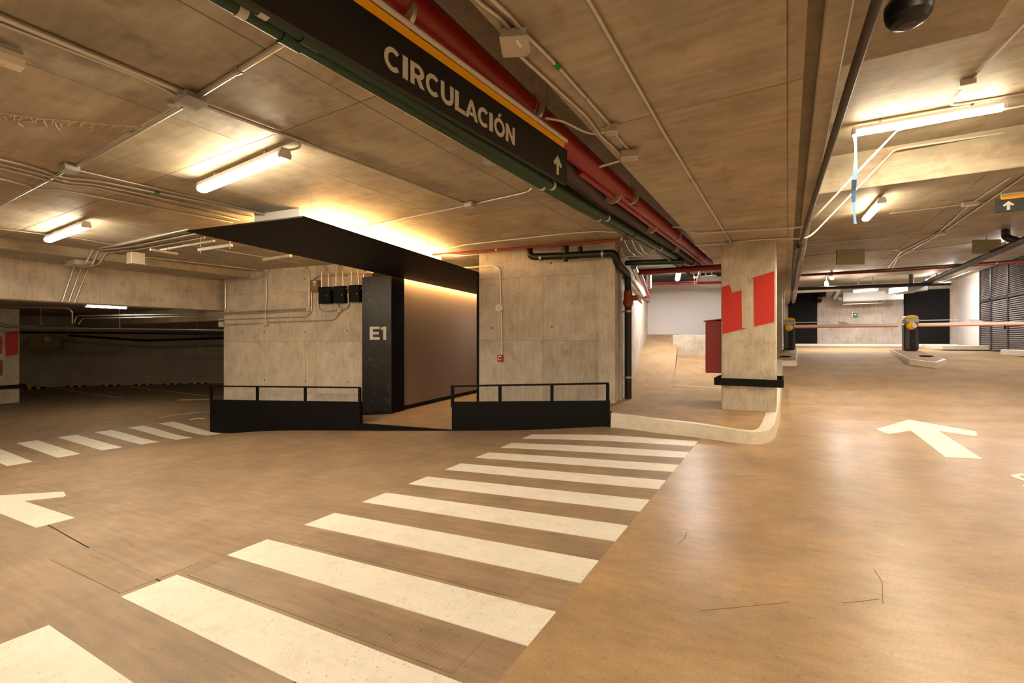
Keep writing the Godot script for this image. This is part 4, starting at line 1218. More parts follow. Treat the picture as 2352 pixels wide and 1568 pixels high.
	t = thing("valve", "orange brown valve with lever on the black drain pipe", "valve", cr(-1.16, 2.35, -9.05))
	b = nb(t); b.cyl(cr(-1.16, 2.26, -9.05), cr(-1.16, 2.56, -9.05), 0.082, 14)
	b.cyl(cr(-1.16, 2.30, -9.05), cr(-1.16, 2.38, -9.05), 0.095, 14)
	part(t, "body", b, M.orange)
	b = nb(t); b.cyl(cr(-1.10, 2.42, -9.03), cr(-0.98, 2.42, -9.0), 0.05, 10)
	part(t, "bonnet", b, M.orange)
	b = nb(t); b.bar(cr(-1.02, 2.42, -9.0), cr(-0.90, 2.31, -8.98), 0.025, 0.02)
	part(t, "lever", b, M.orange)
	# black pipe under the right edge of the beam, and the elbow overhead
	run_pipe("drain_pipe", "dark pipe along the right edge of the long beam", [Vector3(0.365, 3.120, -2.641) + Vector3(0.02, 0, 1.2), Vector3(0.321, 3.120, -3.292), Vector3(0.248, 3.120, -5.804), Vector3(0.172, 3.120, -8.613)], 0.025, "brown_pipe", 0.0)
	t = thing("drain_pipe", "thick black pipe elbow coming down at the top edge", "pipe", Vector3(0.647, 3.671, -3.752))
	b = nb(t); b.cyl(Vector3(0.661, 4.131, -3.760), Vector3(0.649, 3.692, -3.753), 0.108, 24)
	part(t, "pipe", b, M.black_pipe)
	b = nb(t); b.lathe(Vector3(0.649, 3.698, -3.753), Vector3.DOWN, [Vector2(0.108, -0.02), Vector2(0.124, 0.0), Vector2(0.124, 0.03), Vector2(0.115, 0.08), Vector2(0.09, 0.115), Vector2(0.05, 0.135), Vector2(0, 0.142)], 24)
	part(t, "elbow", b, M.black_pipe)
	b = nb(t); b.cyl(Vector3(0.586, 3.779, -3.716), Vector3(0.539, 3.795, -3.746), 0.06, 16, 0.10)
	part(t, "coupling", b, M.cream)

func conduits() -> void:
	var y := CE - 0.016
	# ceiling over the crossing
	conduit("thick conduit across the ceiling to the central junction box", [Vector3(-3.688, 3.370, -0.669), Vector3(-3.692, 3.370, -1.670)], 0.022, "zinc", 0.1, 1.1)
	conduit("thinner conduit beside the thick one, bending in at its box", [Vector3(-3.787, 3.375, -0.687), Vector3(-3.747, 3.375, -1.443), Vector3(-3.788, 3.375, -1.665)], 0.011)
	conduit("conduit from the central junction box to the green pipes", [Vector3(-3.678, 3.370, -1.740), Vector3(-2.497, 3.370, -1.685)], 0.018, "zinc", 0.1, 0.6)
	conduit("conduit from the central junction box back to the ceiling clamp box", [Vector3(-3.931, 3.370, -1.757), Vector3(-6.273, 3.370, -1.818)], 0.016)
	conduit("conduit from the clamp box to the picture edge", [Vector3(-6.447, 3.370, -1.800), Vector3(-8.997, 3.370, -1.823)], 0.016)
	conduit("conduit from the central junction box past the front lamp", [Vector3(-3.772, 3.370, -1.814), Vector3(-3.697, 3.370, -2.586), Vector3(-3.572, 3.370, -4.851)], 0.016)
	conduit("short curved conduit feeding the front tube lamp", [Vector3(-3.714, 3.360, -2.581), Vector3(-3.735, 3.330, -2.613), Vector3(-3.803, 3.310, -2.582), Vector3(-3.849, 3.300, -2.538)], 0.011, "zinc", 0.04)
	conduit("conduit from the small junction box to the canopy", [Vector3(-5.737, 3.370, -5.038), Vector3(-3.598, 3.370, -4.925)], 0.013, "zinc", 0.1, 0.8)
	conduit("conduit from the small junction box to the pipe run", [Vector3(-3.465, 3.370, -4.914), Vector3(-2.651, 3.370, -4.847), Vector3(-2.528, 3.370, -4.738)], 0.013)
	var sn := conduit("upper one of three conduits snaking to the canopy", [Vector3(-6.558, 3.365, -1.272), Vector3(-6.580, 3.365, -1.621), Vector3(-6.743, 3.365, -1.848), Vector3(-6.526, 3.365, -2.054), Vector3(-6.248, 3.365, -3.845)], 0.013, "zinc", 0.25, 1.6)
	tag_sleeve(sn, Vector3(-6.440, 3.365, -2.611), Vector3(-6.428, 3.365, -2.696) - Vector3(-6.440, 3.365, -2.611), 0.016)
	conduit("middle one of three conduits snaking to the canopy", [Vector3(-6.731, 3.365, -1.306), Vector3(-6.778, 3.365, -1.720), Vector3(-6.863, 3.365, -1.953), Vector3(-6.700, 3.365, -2.082), Vector3(-6.527, 3.365, -3.811)], 0.013, "zinc", 0.25, 1.6)
	conduit("lower conduit of the snaking three to the canopy", [Vector3(-6.881, 3.365, -1.335), Vector3(-6.943, 3.365, -1.745), Vector3(-7.020, 3.365, -1.960), Vector3(-6.825, 3.365, -2.110), Vector3(-6.854, 3.365, -3.810)], 0.012, "zinc", 0.25)
	conduit("lowest conduit dipping before it runs to the canopy", [Vector3(-7.332, 3.365, -1.423), Vector3(-7.381, 3.365, -1.713), Vector3(-7.482, 3.365, -1.844), Vector3(-7.288, 3.365, -1.941), Vector3(-7.089, 3.365, -3.845)], 0.011, "zinc", 0.2, 1.8)
	conduit("conduit from the clamp box straight to the canopy", [Vector3(-6.314, 3.370, -1.865), Vector3(-6.243, 3.370, -3.792)], 0.010)
	conduit("conduit reaching the lamp above the stepped beam", [Vector3(-10.675, 3.370, -2.117), Vector3(-10.551, 3.370, -2.741)], 0.010)
	conduit("conduit leaving the lamp above the stepped beam", [Vector3(-10.478, 3.370, -3.009), Vector3(-10.622, 3.370, -3.674)], 0.010)
	conduit("conduit along the ceiling in front of the thin red pipe", [Vector3(-5.683, 3.370, -7.018), Vector3(-5.084, 3.370, -6.905), Vector3(-3.102, 3.370, -7.023), Vector3(-2.571, 3.370, -7.159), Vector3(-2.476, 3.370, -7.284), Vector3(-2.287, 3.370, -7.414)], 0.012, "band", 0.1)
	conduit("conduit high on the lobby wall behind the drain line", [Vector3(-5.910, 3.360, -7.666), Vector3(-3.656, 3.347, -8.035)], 0.012)
	conduit("conduit at drain height running into the pipe run", [Vector3(-2.688, 3.127, -8.193), Vector3(-2.104, 3.111, -8.289), Vector3(-1.916, 3.113, -8.320)], 0.010)
	for q in [["first", [Vector3(-2.419, 3.360, -7.840), Vector3(-2.644, 3.360, -8.905), Vector3(-2.684, 3.360, -9.463)]], ["second", [Vector3(-2.323, 3.360, -7.976), Vector3(-2.514, 3.360, -8.982), Vector3(-2.531, 3.360, -9.553)]], ["third", [Vector3(-2.278, 3.360, -8.249), Vector3(-2.433, 3.360, -9.182), Vector3(-2.433, 3.360, -9.724)]]]:
		conduit(q[0] + " of three curved conduits behind the green pipes", q[1], 0.010, "zinc", 0.2)
	# bundle dropping over the stepped beam
	conduit("outer conduit from the canopy down over the stepped beam", [Vector3(-8.174, 3.370, -3.728), Vector3(-10.547, 3.370, -3.674), Vector3(-11.660, 3.409, -3.663), Vector3(-11.660, 3.113, -3.552), Vector3(-12.860, 3.168, -3.728), Vector3(-12.860, 2.416, -3.544)], 0.020, "zinc", 0.06)
	conduit("middle conduit from the canopy down over the stepped beam", [Vector3(-8.335, 3.370, -3.943), Vector3(-10.572, 3.370, -3.841), Vector3(-11.660, 3.389, -3.744), Vector3(-11.660, 3.102, -3.650), Vector3(-12.860, 3.165, -3.840), Vector3(-12.860, 2.415, -3.645)], 0.018, "zinc", 0.06)
	conduit("inner conduit from the canopy down over the stepped beam", [Vector3(-8.534, 3.370, -4.159), Vector3(-10.713, 3.370, -4.043), Vector3(-11.660, 3.366, -3.866), Vector3(-11.660, 3.142, -3.757), Vector3(-12.860, 3.162, -3.954), Vector3(-12.860, 2.412, -3.735)], 0.016, "zinc", 0.06)
	junction("small cover box where three conduits pass the beam ledge", Vector3(-12.200, 3.169, -3.622), Vector3(0.5, 0.12, 0.3))
	conduit("pale conduit under the canopy corner", [Vector3(-9.449, 3.200, -3.883), Vector3(-7.851, 3.200, -3.968)], 0.018, "box_grey", 0.1, 0.5)
	conduit("long conduit along the ceiling towards the lobby wall", [Vector3(-11.509, 3.360, -4.472), Vector3(-11.190, 3.360, -6.642)], 0.012)
	conduit("thin conduit crossing behind the pale one", [Vector3(-9.392, 3.360, -4.213), Vector3(-9.416, 3.360, -6.586)], 0.008)
	junction("grey box with marble patterned cover hung by the beam", Vector3(-10.849, 3.200, -4.052), Vector3(0.22, 0.22, 0.22), Basis(), "clear_cover")
	var t := thing("strut_rail", "pale slotted rail hung under the ceiling by the canopy", "rail", Vector3(-8.153, 3.150, -4.141))
	var b := nb(t); b.bar(Vector3(-8.588, 3.150, -4.096), Vector3(-7.708, 3.150, -4.160), 0.05, 0.05, 0.004)
	part(t, "channel", b, M.box_grey)
	for q in [Vector3(-8.563, 3.150, -4.111), Vector3(-7.767, 3.150, -4.165)]:
		b = nb(t); b.cyl(q - Vector3(0, 0.05, 0), Vector3(q.x, CE, q.z), 0.006, 6)
		part(t, "threaded_rod", b, M.steel)
	t = thing("strut_rail", "second slotted rail farther along under the ceiling", "rail", Vector3(-8.455, 3.200, -5.359))
	b = nb(t); b.bar(Vector3(-8.866, 3.200, -5.393), Vector3(-7.975, 3.200, -5.380), 0.05, 0.05, 0.004)
	part(t, "channel", b, M.box_grey)
	t = thing("strut_rail", "thin empty rail next to the marble patterned box", "rail", Vector3(-9.286, 3.150, -3.862))
	b = nb(t); b.bar(Vector3(-9.256, 3.150, -3.658), Vector3(-9.298, 3.150, -4.087), 0.04, 0.04, 0.004)
	part(t, "channel", b, M.box_grey)
	t = junction("central grey junction box on the crossing ceiling", Vector3(-3.723, 3.345, -1.721), Vector3(0.16, 0.07, 0.14), Basis(Vector3.UP, 0.0))
	b = nb(t); b.box(Vector3(-3.644, 3.300, -1.701), Vector3(0.165, 0.006, 0.145), Basis(), 0.002)
	part(t, "cover", b, M.steel)
	for q in [Vector2(412, 222), Vector2(462, 222)]:
		b = nb(t); b.cyl(Vector3(-3.82, 3.35, -1.77) + Vector3(0.06 if q.x > 440 else -0.06, 0, 0.06), Vector3(-3.82, 3.35, -1.77) + Vector3(0.11 if q.x > 440 else -0.11, 0, 0.1), 0.024, 8)
		part(t, "gland", b, M.steel)
	junction("steel clamp box on the ceiling above the snaking conduits", Vector3(-6.256, 3.350, -1.780), Vector3(0.18, 0.07, 0.12), Basis(), "steel")
	junction("small junction box on the ceiling beyond the canopy", Vector3(-3.496, 3.350, -4.861), Vector3(0.12, 0.07, 0.12), Basis(), "zinc")
	junction("small bracket box below the green pipes", Vector3(-2.436, 3.330, -3.742), Vector3(0.14, 0.06, 0.1), Basis(), "zinc")
	# underside of the long beam
	var bm := 3.162
	conduit("conduit over the beam into the large labelled box", [Vector3(-1.212, 3.162, -1.669), Vector3(-1.227, 3.162, -1.757), Vector3(-1.194, 3.162, -1.911), Vector3(-1.197, 3.162, -2.042)], 0.012, "zinc", 0.1, 0.3)
	var sn2 := conduit("conduit passing the large labelled box on the beam", [Vector3(-1.162, 3.162, -1.698), Vector3(-1.164, 3.162, -1.788), Vector3(-1.149, 3.162, -1.899), Vector3(-1.150, 3.162, -2.047), Vector3(-1.125, 3.162, -2.378), Vector3(-1.102, 3.162, -3.279)], 0.012, "zinc", 0.12, 0.9)
	tag_sleeve(sn2, Vector3(-1.124, 3.162, -2.400), Vector3(-1.121, 3.162, -2.520) - Vector3(-1.124, 3.162, -2.400), 0.015)
	conduit("conduit leaving the large labelled box along the beam edge", [Vector3(-1.261, 3.162, -2.197), Vector3(-1.200, 3.162, -3.083), Vector3(-1.227, 3.162, -3.388), Vector3(-1.189, 3.162, -3.855)], 0.012, "zinc", 0.12)
	conduit("looped conduit from behind the red main to the beam", [Vector3(-1.476, 3.180, -2.956), Vector3(-1.389, 3.180, -3.045), Vector3(-1.320, 3.180, -3.286), Vector3(-1.274, 3.180, -3.364), Vector3(-1.190, 3.180, -3.380)], 0.012, "zinc", 0.15)
	conduit("short conduit between two boxes on the beam", [Vector3(-1.118, 3.162, -3.418), Vector3(-1.114, 3.162, -3.775)], 0.011)
	conduit("short stub of conduit from the open box to the red main", [Vector3(-1.234, 3.150, -3.902), Vector3(-1.430, 3.150, -3.948)], 0.014)
	conduit("long straight conduit along the middle of the beam", [Vector3(-0.785, 3.162, -1.966), Vector3(-0.799, 3.162, -3.564), Vector3(-0.767, 3.162, -8.215)], 0.013, "zinc", 0.1, 1.7)
	conduit("conduit crossing the beam and climbing to the lane lamp", [Vector3(-1.425, 3.250, -6.957), Vector3(-1.328, 3.250, -6.984), Vector3(-1.174, 3.160, -7.125), Vector3(-0.903, 3.160, -7.192), Vector3(0.201, 3.130, -7.351), Vector3(0.293, 3.180, -7.089), Vector3(1.233, 4.360, -7.818), Vector3(1.301, 4.360, -7.800), Vector3(2.412, 4.360, -7.745)], 0.013, "band", 0.1)
	conduit("conduit crossing the column top and climbing to the ceiling step", [Vector3(-1.293, 3.160, -8.010), Vector3(-0.834, 3.160, -8.126), Vector3(-0.531, 3.160, -8.045), Vector3(-0.067, 3.160, -8.143), Vector3(0.223, 3.120, -8.138), Vector3(0.330, 3.200, -8.248), Vector3(1.293, 4.300, -8.410), Vector3(1.388, 4.300, -8.380), Vector3(2.660, 4.330, -8.541)], 0.013, "band", 0.1)
	t = junction("large labelled junction box on the edge of the beam", Vector3(-1.205, 3.130, -2.060), Vector3(0.13, 0.075, 0.13), Basis(Vector3.UP, 0.45))
	b = nb(t); b.box(Vector3(-1.179, 3.088, -2.023), Vector3(0.145, 0.006, 0.145), Basis(Vector3.UP, 0.45), 0.002)
	part(t, "cover", b, M.clear_cover)
	b = nb(t); b.box(Vector3(-1.151, 3.083, -2.014), Vector3(0.016, 0.003, 0.06), Basis(Vector3.UP, 0.15))
	part(t, "paper_label", b, M.white)
	junction("small junction box on the beam where the looped conduit ends", Vector3(-1.094, 3.130, -3.266), Vector3(0.09, 0.06, 0.08), Basis(Vector3.UP, 0.2), "zinc")
	junction("open junction box on the beam with loose plates", Vector3(-1.112, 3.120, -3.768), Vector3(0.14, 0.06, 0.1), Basis(Vector3.UP, 0.3), "zinc")
	junction("small junction box at the top of the numbered column", Vector3(-0.769, 3.130, -8.036), Vector3(0.12, 0.05, 0.07), Basis(), "zinc")
	junction("little grey lamp head beside the column top", Vector3(-1.296, 3.420, -10.326), Vector3(0.22, 0.05, 0.12), CB)
	# lane ceiling
	conduit("conduit over the lane ceiling above the lamp", [Vector3(1.786, 4.370, -5.735), Vector3(1.677, 4.370, -6.769), Vector3(1.640, 4.370, -7.300), Vector3(1.696, 4.370, -7.344), Vector3(2.306, 4.370, -7.405)], 0.012, "band", 0.05)
	junction("junction box on the high lane ceiling", Vector3(1.645, 4.350, -6.738), Vector3(0.13, 0.07, 0.1), Basis(), "zinc")
	var tp := thing("tape", "strip of pale blue tape hanging from the lane lamp", "tape", Vector3(0.732, 4.220, -7.333))
	b = nb(tp)
	var top: Vector3 = Vector3(0.737, 4.220, -7.336)
	var bs := []
	for i in 9:
		var f := i / 8.0
		bs.append(top + Vector3(0.012 * sin(f * 7.0), -1.12 * f, 0.014 * sin(f * 5.0)))
	for i in 8:
		var rx := Vector3(0.861, 0, -0.509).rotated(Vector3.UP, 0.5 * sin(i * 1.1)) * 0.026
		var rx2 := Vector3(0.861, 0, -0.509).rotated(Vector3.UP, 0.5 * sin((i + 1) * 1.1)) * 0.026
		var nz := rx.cross(Vector3.UP).normalized()
		b.quad(bs[i] - rx, bs[i] + rx, bs[i + 1] + rx2, bs[i + 1] - rx2, nz)
	part(tp, "strip", b, M.tape_blue)

func wbox(p: Node3D, called: String, u0: Vector3, u1: Vector3, dep: float, mat: String, bev := 0.006) -> void:
	# box on the lobby wall between two opposite corners lying on its front plane
	var b := nb(p)
	var c := (u0 + u1) / 2 - NN * dep / 2
	b.box(c, Vector3(absf((u1 - u0).dot(E1)), absf(u1.y - u0.y), dep), CB, bev)
	part(p, called, b, M[mat])

func wall_fittings() -> void:
	var o := 0.022
	# left wall
	conduit("wall conduit dropping past the first tie hole to a square box", [Vector3(-12.812, 3.590, -6.561), Vector3(-11.360, 3.394, -6.799), Vector3(-11.114, 3.251, -6.839), Vector3(-11.107, 2.592, -6.840), Vector3(-11.150, 2.399, -6.833), Vector3(-11.150, 2.108, -6.833)], 0.016, "zinc", 0.1, 1.2)
	conduit("wall conduit stepping up from the wall corner box", [Vector3(-12.520, 2.445, -6.609), Vector3(-12.520, 3.111, -6.609), Vector3(-12.433, 3.151, -6.623), Vector3(-11.360, 3.177, -6.799), Vector3(-11.143, 3.274, -6.834), Vector3(-10.928, 3.412, -6.869), Vector3(-10.111, 3.417, -7.003), Vector3(-9.818, 3.420, -7.051)], 0.016, "zinc", 0.08)
	conduit("wall conduit dropping left of the grey control box", [Vector3(-9.760, 2.426, -7.061), Vector3(-9.760, 3.272, -7.061), Vector3(-9.910, 3.405, -7.036)], 0.016, "zinc", 0.1)
	conduit("upper long conduit leaving the lobby wall to the lower bay", [Vector3(-9.865, 2.381, -7.038), Vector3(-12.804, 2.343, -6.557), Vector3(-13.962, 2.335, -6.367), Vector3(-19.045, 2.400, -5.583), Vector3(-19.115, 2.169, -5.541)], 0.016, "zinc", 0.1, 2.5)
	conduit("second long conduit leaving the lobby wall to the lower bay", [Vector3(-9.865, 2.335, -7.038), Vector3(-12.804, 2.293, -6.557), Vector3(-13.962, 2.276, -6.367), Vector3(-18.882, 2.318, -5.679), Vector3(-18.999, 2.142, -5.610)], 0.016, "zinc", 0.1, 2.5)
	conduit("wall conduit curving up to the grey control box", [Vector3(-12.685, 2.166, -6.582), Vector3(-9.831, 2.190, -7.049), Vector3(-9.690, 2.300, -7.072), Vector3(-9.690, 2.764, -7.072)], 0.016, "zinc", 0.1, 1.5)
	conduit("low wall conduit from the corner to the square box", [Vector3(-12.621, 2.030, -6.592), Vector3(-11.258, 2.055, -6.815)], 0.016)
	conduit("low wall conduit from the square box to the three black boxes", [Vector3(-11.099, 2.074, -6.841), Vector3(-9.020, 2.097, -7.182), Vector3(-8.889, 2.262, -7.203)], 0.016, "zinc", 0.1)
	conduit("wall conduit above the black boxes", [Vector3(-9.639, 3.060, -7.080), Vector3(-9.530, 3.137, -7.098), Vector3(-8.145, 3.133, -7.325)], 0.015, "zinc", 0.08)
	conduit("looped cable from the leftmost black box", [Vector3(-9.498, 2.562, -7.098), Vector3(-9.472, 2.366, -7.103), Vector3(-9.305, 2.296, -7.130), Vector3(-8.940, 2.318, -7.190)], 0.015, "zinc", 0.12)
	conduit("looped cable from the rightmost black box", [Vector3(-8.816, 2.320, -7.210), Vector3(-8.644, 2.365, -7.238), Vector3(-8.595, 2.512, -7.246), Vector3(-8.631, 2.682, -7.240)], 0.015, "zinc", 0.12)
	conduit("short cable from the middle black box", [Vector3(-9.040, 2.506, -7.173), Vector3(-8.927, 2.463, -7.192), Vector3(-8.877, 2.371, -7.200)], 0.010, "zinc", 0.05)
	conduit("conduit rising beside the stone pier", [Vector3(-8.253, 2.783, -7.272), Vector3(-8.182, 2.819, -7.283), Vector3(-8.170, 3.121, -7.285), Vector3(-8.100, 3.165, -7.297)], 0.010, "zinc", 0.05)
	var nth := ["leftmost", "middle", "rightmost"]
	for i in 3:
		var q: Array = [[Vector3(-9.374, 2.863, -7.017), Vector3(-9.046, 2.479, -7.071), Vector3(-9.121, 2.652, -7.059), [738.7, 754.0]], [Vector3(-8.939, 2.864, -7.089), Vector3(-8.645, 2.477, -7.137), Vector3(-8.700, 2.656, -7.128), [771.6, 788.0]], [Vector3(-8.518, 2.870, -7.157), Vector3(-8.226, 2.488, -7.205), Vector3(-8.285, 2.670, -7.196), [806.5, 823.0]]][i]
		var t := thing("meter_box", nth[i] + " of three black boxes on the lobby wall", "box", q[0], "black wall boxes")
		wbox(t, "body", q[0], q[1], 0.13, "black")
		var b := nb(t); b.lathe(q[2] + NN * 0.002, NN, [Vector2(0.012, -0.002), Vector2(0.012, 0.003), Vector2(0, 0.003)], 10)
		part(t, "lock", b, M.steel)
		b = nb(t); b.box((q[0] + q[1]) / 2 - Vector3(0, absf(q[1].y - q[0].y) * 0.42, 0) + NN * 0.001, Vector3(absf((q[1] - q[0]).dot(E1)) * 0.8, 0.004, 0.003), CB)
		part(t, "seam", b, M.hole)
	for q in [["leftmost", [Vector3(-9.331, 2.856, -7.075), Vector3(-9.331, 3.241, -7.075), Vector3(-9.238, 3.357, -7.090)], [Vector3(-9.137, 2.848, -7.107), Vector3(-9.137, 3.210, -7.107), Vector3(-9.251, 3.358, -7.088)]], ["middle", [Vector3(-8.917, 2.859, -7.143), Vector3(-8.917, 3.258, -7.143), Vector3(-8.838, 3.353, -7.156)], [Vector3(-8.715, 2.850, -7.176), Vector3(-8.739, 3.288, -7.172), Vector3(-8.937, 3.409, -7.140)]], ["rightmost", [Vector3(-8.490, 2.860, -7.213), Vector3(-8.490, 3.194, -7.213), Vector3(-8.400, 3.287, -7.227)], [Vector3(-8.281, 2.850, -7.247), Vector3(-8.317, 3.224, -7.241), Vector3(-8.364, 3.285, -7.233)]]]:
		conduit("left conduit rising from the %s black box" % q[0], q[1], 0.016, "steel", 0.12)
		conduit("right conduit rising from the %s black box" % q[0], q[2], 0.016, "steel", 0.12)
	for q in [["leftmost and middle", [Vector3(-9.121, 2.809, -7.130), Vector3(-9.008, 2.804, -7.148)]], ["middle and rightmost", [Vector3(-8.723, 2.812, -7.195), Vector3(-8.589, 2.807, -7.217)]]]:
		conduit("short link between the %s black boxes" % q[0], q[1], 0.012, "steel")
	var t := thing("control_box", "grey control box with orange label on the lobby wall", "box", Vector3(-9.523, 2.903, -7.023))
	wbox(t, "body", Vector3(-9.617, 3.033, -6.988), Vector3(-9.411, 2.764, -7.021), 0.12, "control")
	wbox(t, "orange_label", Vector3(-9.583, 2.827, -6.991), Vector3(-9.499, 2.783, -7.005), 0.004, "orange", 0.0)
	wbox(t, "paper_label", Vector3(-9.537, 3.013, -6.999), Vector3(-9.460, 2.964, -7.011), 0.004, "white", 0.0)
	wbox(t, "paper_label", Vector3(-9.524, 2.941, -7.001), Vector3(-9.473, 2.909, -7.009), 0.004, "white", 0.0)
	for q in [["square box under the dropping wall conduit", Vector3(-11.199, 2.118, -6.779), Vector3(-11.048, 1.986, -6.804)], ["square box at the upper corner of the lobby wall", Vector3(-12.492, 2.448, -6.568), Vector3(-12.359, 2.349, -6.589)], ["square box where two long conduits end", Vector3(-9.812, 2.424, -7.006), Vector3(-9.694, 2.308, -7.026)], ["square box below the black boxes", Vector3(-8.898, 2.374, -7.156), Vector3(-8.793, 2.267, -7.173)], ["square white box on the lobby wall edge", Vector3(-12.676, 2.113, -6.507), Vector3(-12.542, 1.981, -6.529)], ["tiny white box on the lobby wall edge", Vector3(-12.684, 2.180, -6.506), Vector3(-12.589, 2.145, -6.521)], ["pale box under the canopy above the stone pier", Vector3(-8.062, 3.173, -7.263), Vector3(-7.922, 3.112, -7.286)]]:
		t = thing("wall_box", q[0], "junction box", q[1], "wall junction boxes")
		wbox(t, "body", q[1], q[2], 0.07, "box_grey")
		var b := nb(t); b.box((q[1] + q[2]) / 2 + NN * 0.002, Vector3(absf((q[2] - q[1]).dot(E1)) * 0.85, absf(q[1].y - q[2].y) * 0.85, 0.004), CB, 0.001)
		part(t, "cover", b, M.box_grey)
	# right wall: sounder, call point, their conduit
	conduit("cream conduit over the lobby wall down to the alarm sounder", [Vector3(-5.871, 3.110, -7.702), Vector3(-5.050, 3.115, -7.837), Vector3(-4.924, 3.047, -7.858), Vector3(-4.901, 2.327, -7.861)], 0.015, "cream", 0.1)
	conduit("cream conduit between the alarm sounder and the red call point", [Vector3(-4.891, 2.197, -7.863), Vector3(-4.882, 1.332, -7.864)], 0.015, "cream")
	t = thing("alarm_sounder", "round cream alarm sounder on the lobby wall", "alarm", Vector3(-4.945, 2.273, -7.874))
	var b := nb(t); b.lathe(Vector3(-4.945, 2.273, -7.874), NN, [Vector2(0.083, 0), Vector2(0.083, 0.03), Vector2(0.074, 0.048), Vector2(0.058, 0.052), Vector2(0.052, 0.046), Vector2(0, 0.046)], 24)
	part(t, "body", b, M.cream)
	for i in 5:
		b = nb(t)
		var an := TAU * i / 5.0
		b.lathe(Vector3(-4.945, 2.273, -7.874) + (E1 * cos(an) + Vector3.UP * sin(an)) * (0.03 if i else 0.0) + NN * 0.047, NN, [Vector2(0.007, 0), Vector2(0.007, 0.001), Vector2(0, 0.001)], 8)
		part(t, "slot", b, M.hole)
	t = thing("call_point", "small red fire call point on the lobby wall", "call point", Vector3(-4.940, 1.270, -7.875))
	wbox(t, "body", Vector3(-4.961, 1.336, -7.811), Vector3(-4.855, 1.200, -7.828), 0.06, "red_paint")
	wbox(t, "label", Vector3(-4.937, 1.315, -7.813), Vector3(-4.877, 1.238, -7.823), 0.004, "cream", 0.0)
	wbox(t, "handle", Vector3(-4.924, 1.290, -7.809), Vector3(-4.882, 1.256, -7.816), 0.008, "hole", 0.0)

# ---------- lane with the barriers ----------
func barrier(x: float, z: float, x1: float, label: String, boom: String) -> void:
	var y := fl(x, z) + 0.13
	var t := thing("barrier", label, "barrier", Vector3(x, y, z), "entry barriers")
	var b := nb(t); b.box(Vector3(x, y + 0.36, z), Vector3(0.31, 0.72, 0.30), Basis(), 0.03)
	part(t, "cabinet", b, M.charcoal)
	b = nb(t); b.box(Vector3(x + 0.03, y + 0.36, z + 0.155), Vector3(0.11, 0.74, 0.03), Basis(), 0.008)
	part(t, "front_strip", b, M.rubber)
	b = nb(t); b.box(Vector3(x, y + 0.80, z), Vector3(0.33, 0.17, 0.31), Basis(), 0.05)
	part(t, "hood", b, M.box_grey)
	b = nb(t); b.prism([Vector2(-0.16, 0), Vector2(0.16, 0), Vector2(0.12, 0.055), Vector2(0.04, 0.075), Vector2(-0.04, 0.075), Vector2(-0.12, 0.055)], Vector3(x, y + 0.875, z + 0.14), Vector3.RIGHT, Vector3.UP, Vector3(0, 0, -0.28))
	part(t, "top_cap", b, M.barrier_orange)
	b = nb(t); b.lathe(Vector3(x - 0.01, y + 0.66, z + 0.15), Vector3(0, 0, 1), [Vector2(0.11, 0), Vector2(0.105, 0.05), Vector2(0.07, 0.07), Vector2(0, 0.07)], 20)
	part(t, "hub", b, M.barrier_orange)
	b = nb(t); b.lathe(Vector3(x + 0.05, y + 0.66, z + 0.2), Vector3(0, 0, 1), [Vector2(0.055, 0), Vector2(0.055, 0.04), Vector2(0, 0.04)], 16)
	part(t, "boom_clamp", b, M.white)
	var bm := nb(t); bm.box(Vector3((x + 0.12 + x1) / 2, y + 0.69, z + 0.22), Vector3(x1 - x - 0.12, 0.075, 0.05), Basis(), 0.01)
	var o := part(t, "boom", bm, M.boom_white, boom)
	b = nb(t); b.box(Vector3((x + 0.12 + x1) / 2, y + 0.645, z + 0.22), Vector3(x1 - x - 0.12, 0.03, 0.055), Basis(), 0.008)
	part(o, "edge_strip", b, M.boom_red, "orange red strip")
	b = nb(t); b.bar(Vector3(x + 0.16, y + 0.80, z + 0.2), Vector3(lerpf(x, x1, 0.40), y + 0.80, z + 0.2), 0.02, 0.02)
	part(o, "stay_wire", b, M.cream)
	b = nb(t); b.prism([Vector2(0, 0), Vector2(0.30, 0), Vector2(0.06, 0.10), Vector2(-0.1, 0.10)], Vector3(lerpf(x, x1, 0.5), y + 0.70, z + 0.24), Vector3.RIGHT, Vector3.UP, Vector3(0, 0, -0.02))
	part(o, "joint_plate", b, M.cream)

func slab_island(called: String, label: String, l: Array, h: float) -> void:
	var t := thing(called, label, "island", onfl(l[0].x, l[0].y), "barrier islands")
	var cx := Vector2.ZERO
	for p in l:
		cx += p / l.size()
	for k in 2:
		var b := nb(t)
		var mid := Vector3(cx.x, 0, cx.y)
		var pts := []
		for p in l:
			var q: Vector2 = p if k == 0 else cx + (p - cx) * 0.90
			pts.append(Vector3(q.x, fl(q.x, q.y), q.y))
		for i in pts.size():
			var a: Vector3 = pts[i]
			var c: Vector3 = pts[(i + 1) % pts.size()]
			var hh := Vector3(0, h + 0.004 * k, 0)
			if k == 0:
				b.face([a - Vector3(0, 0.2, 0), c - Vector3(0, 0.2, 0), c + hh, a + hh], mid + Vector3(0, a.y, 0))
			b.tri(a + hh, c + hh, Vector3(cx.x, fl(cx.x, cx.y), cx.y) + hh, Vector3.UP, Vector3.UP, Vector3.UP)
		part(t, "kerb_edge" if k == 0 else "top_surface", b, M.kerb_white if k == 0 else M.ramp)

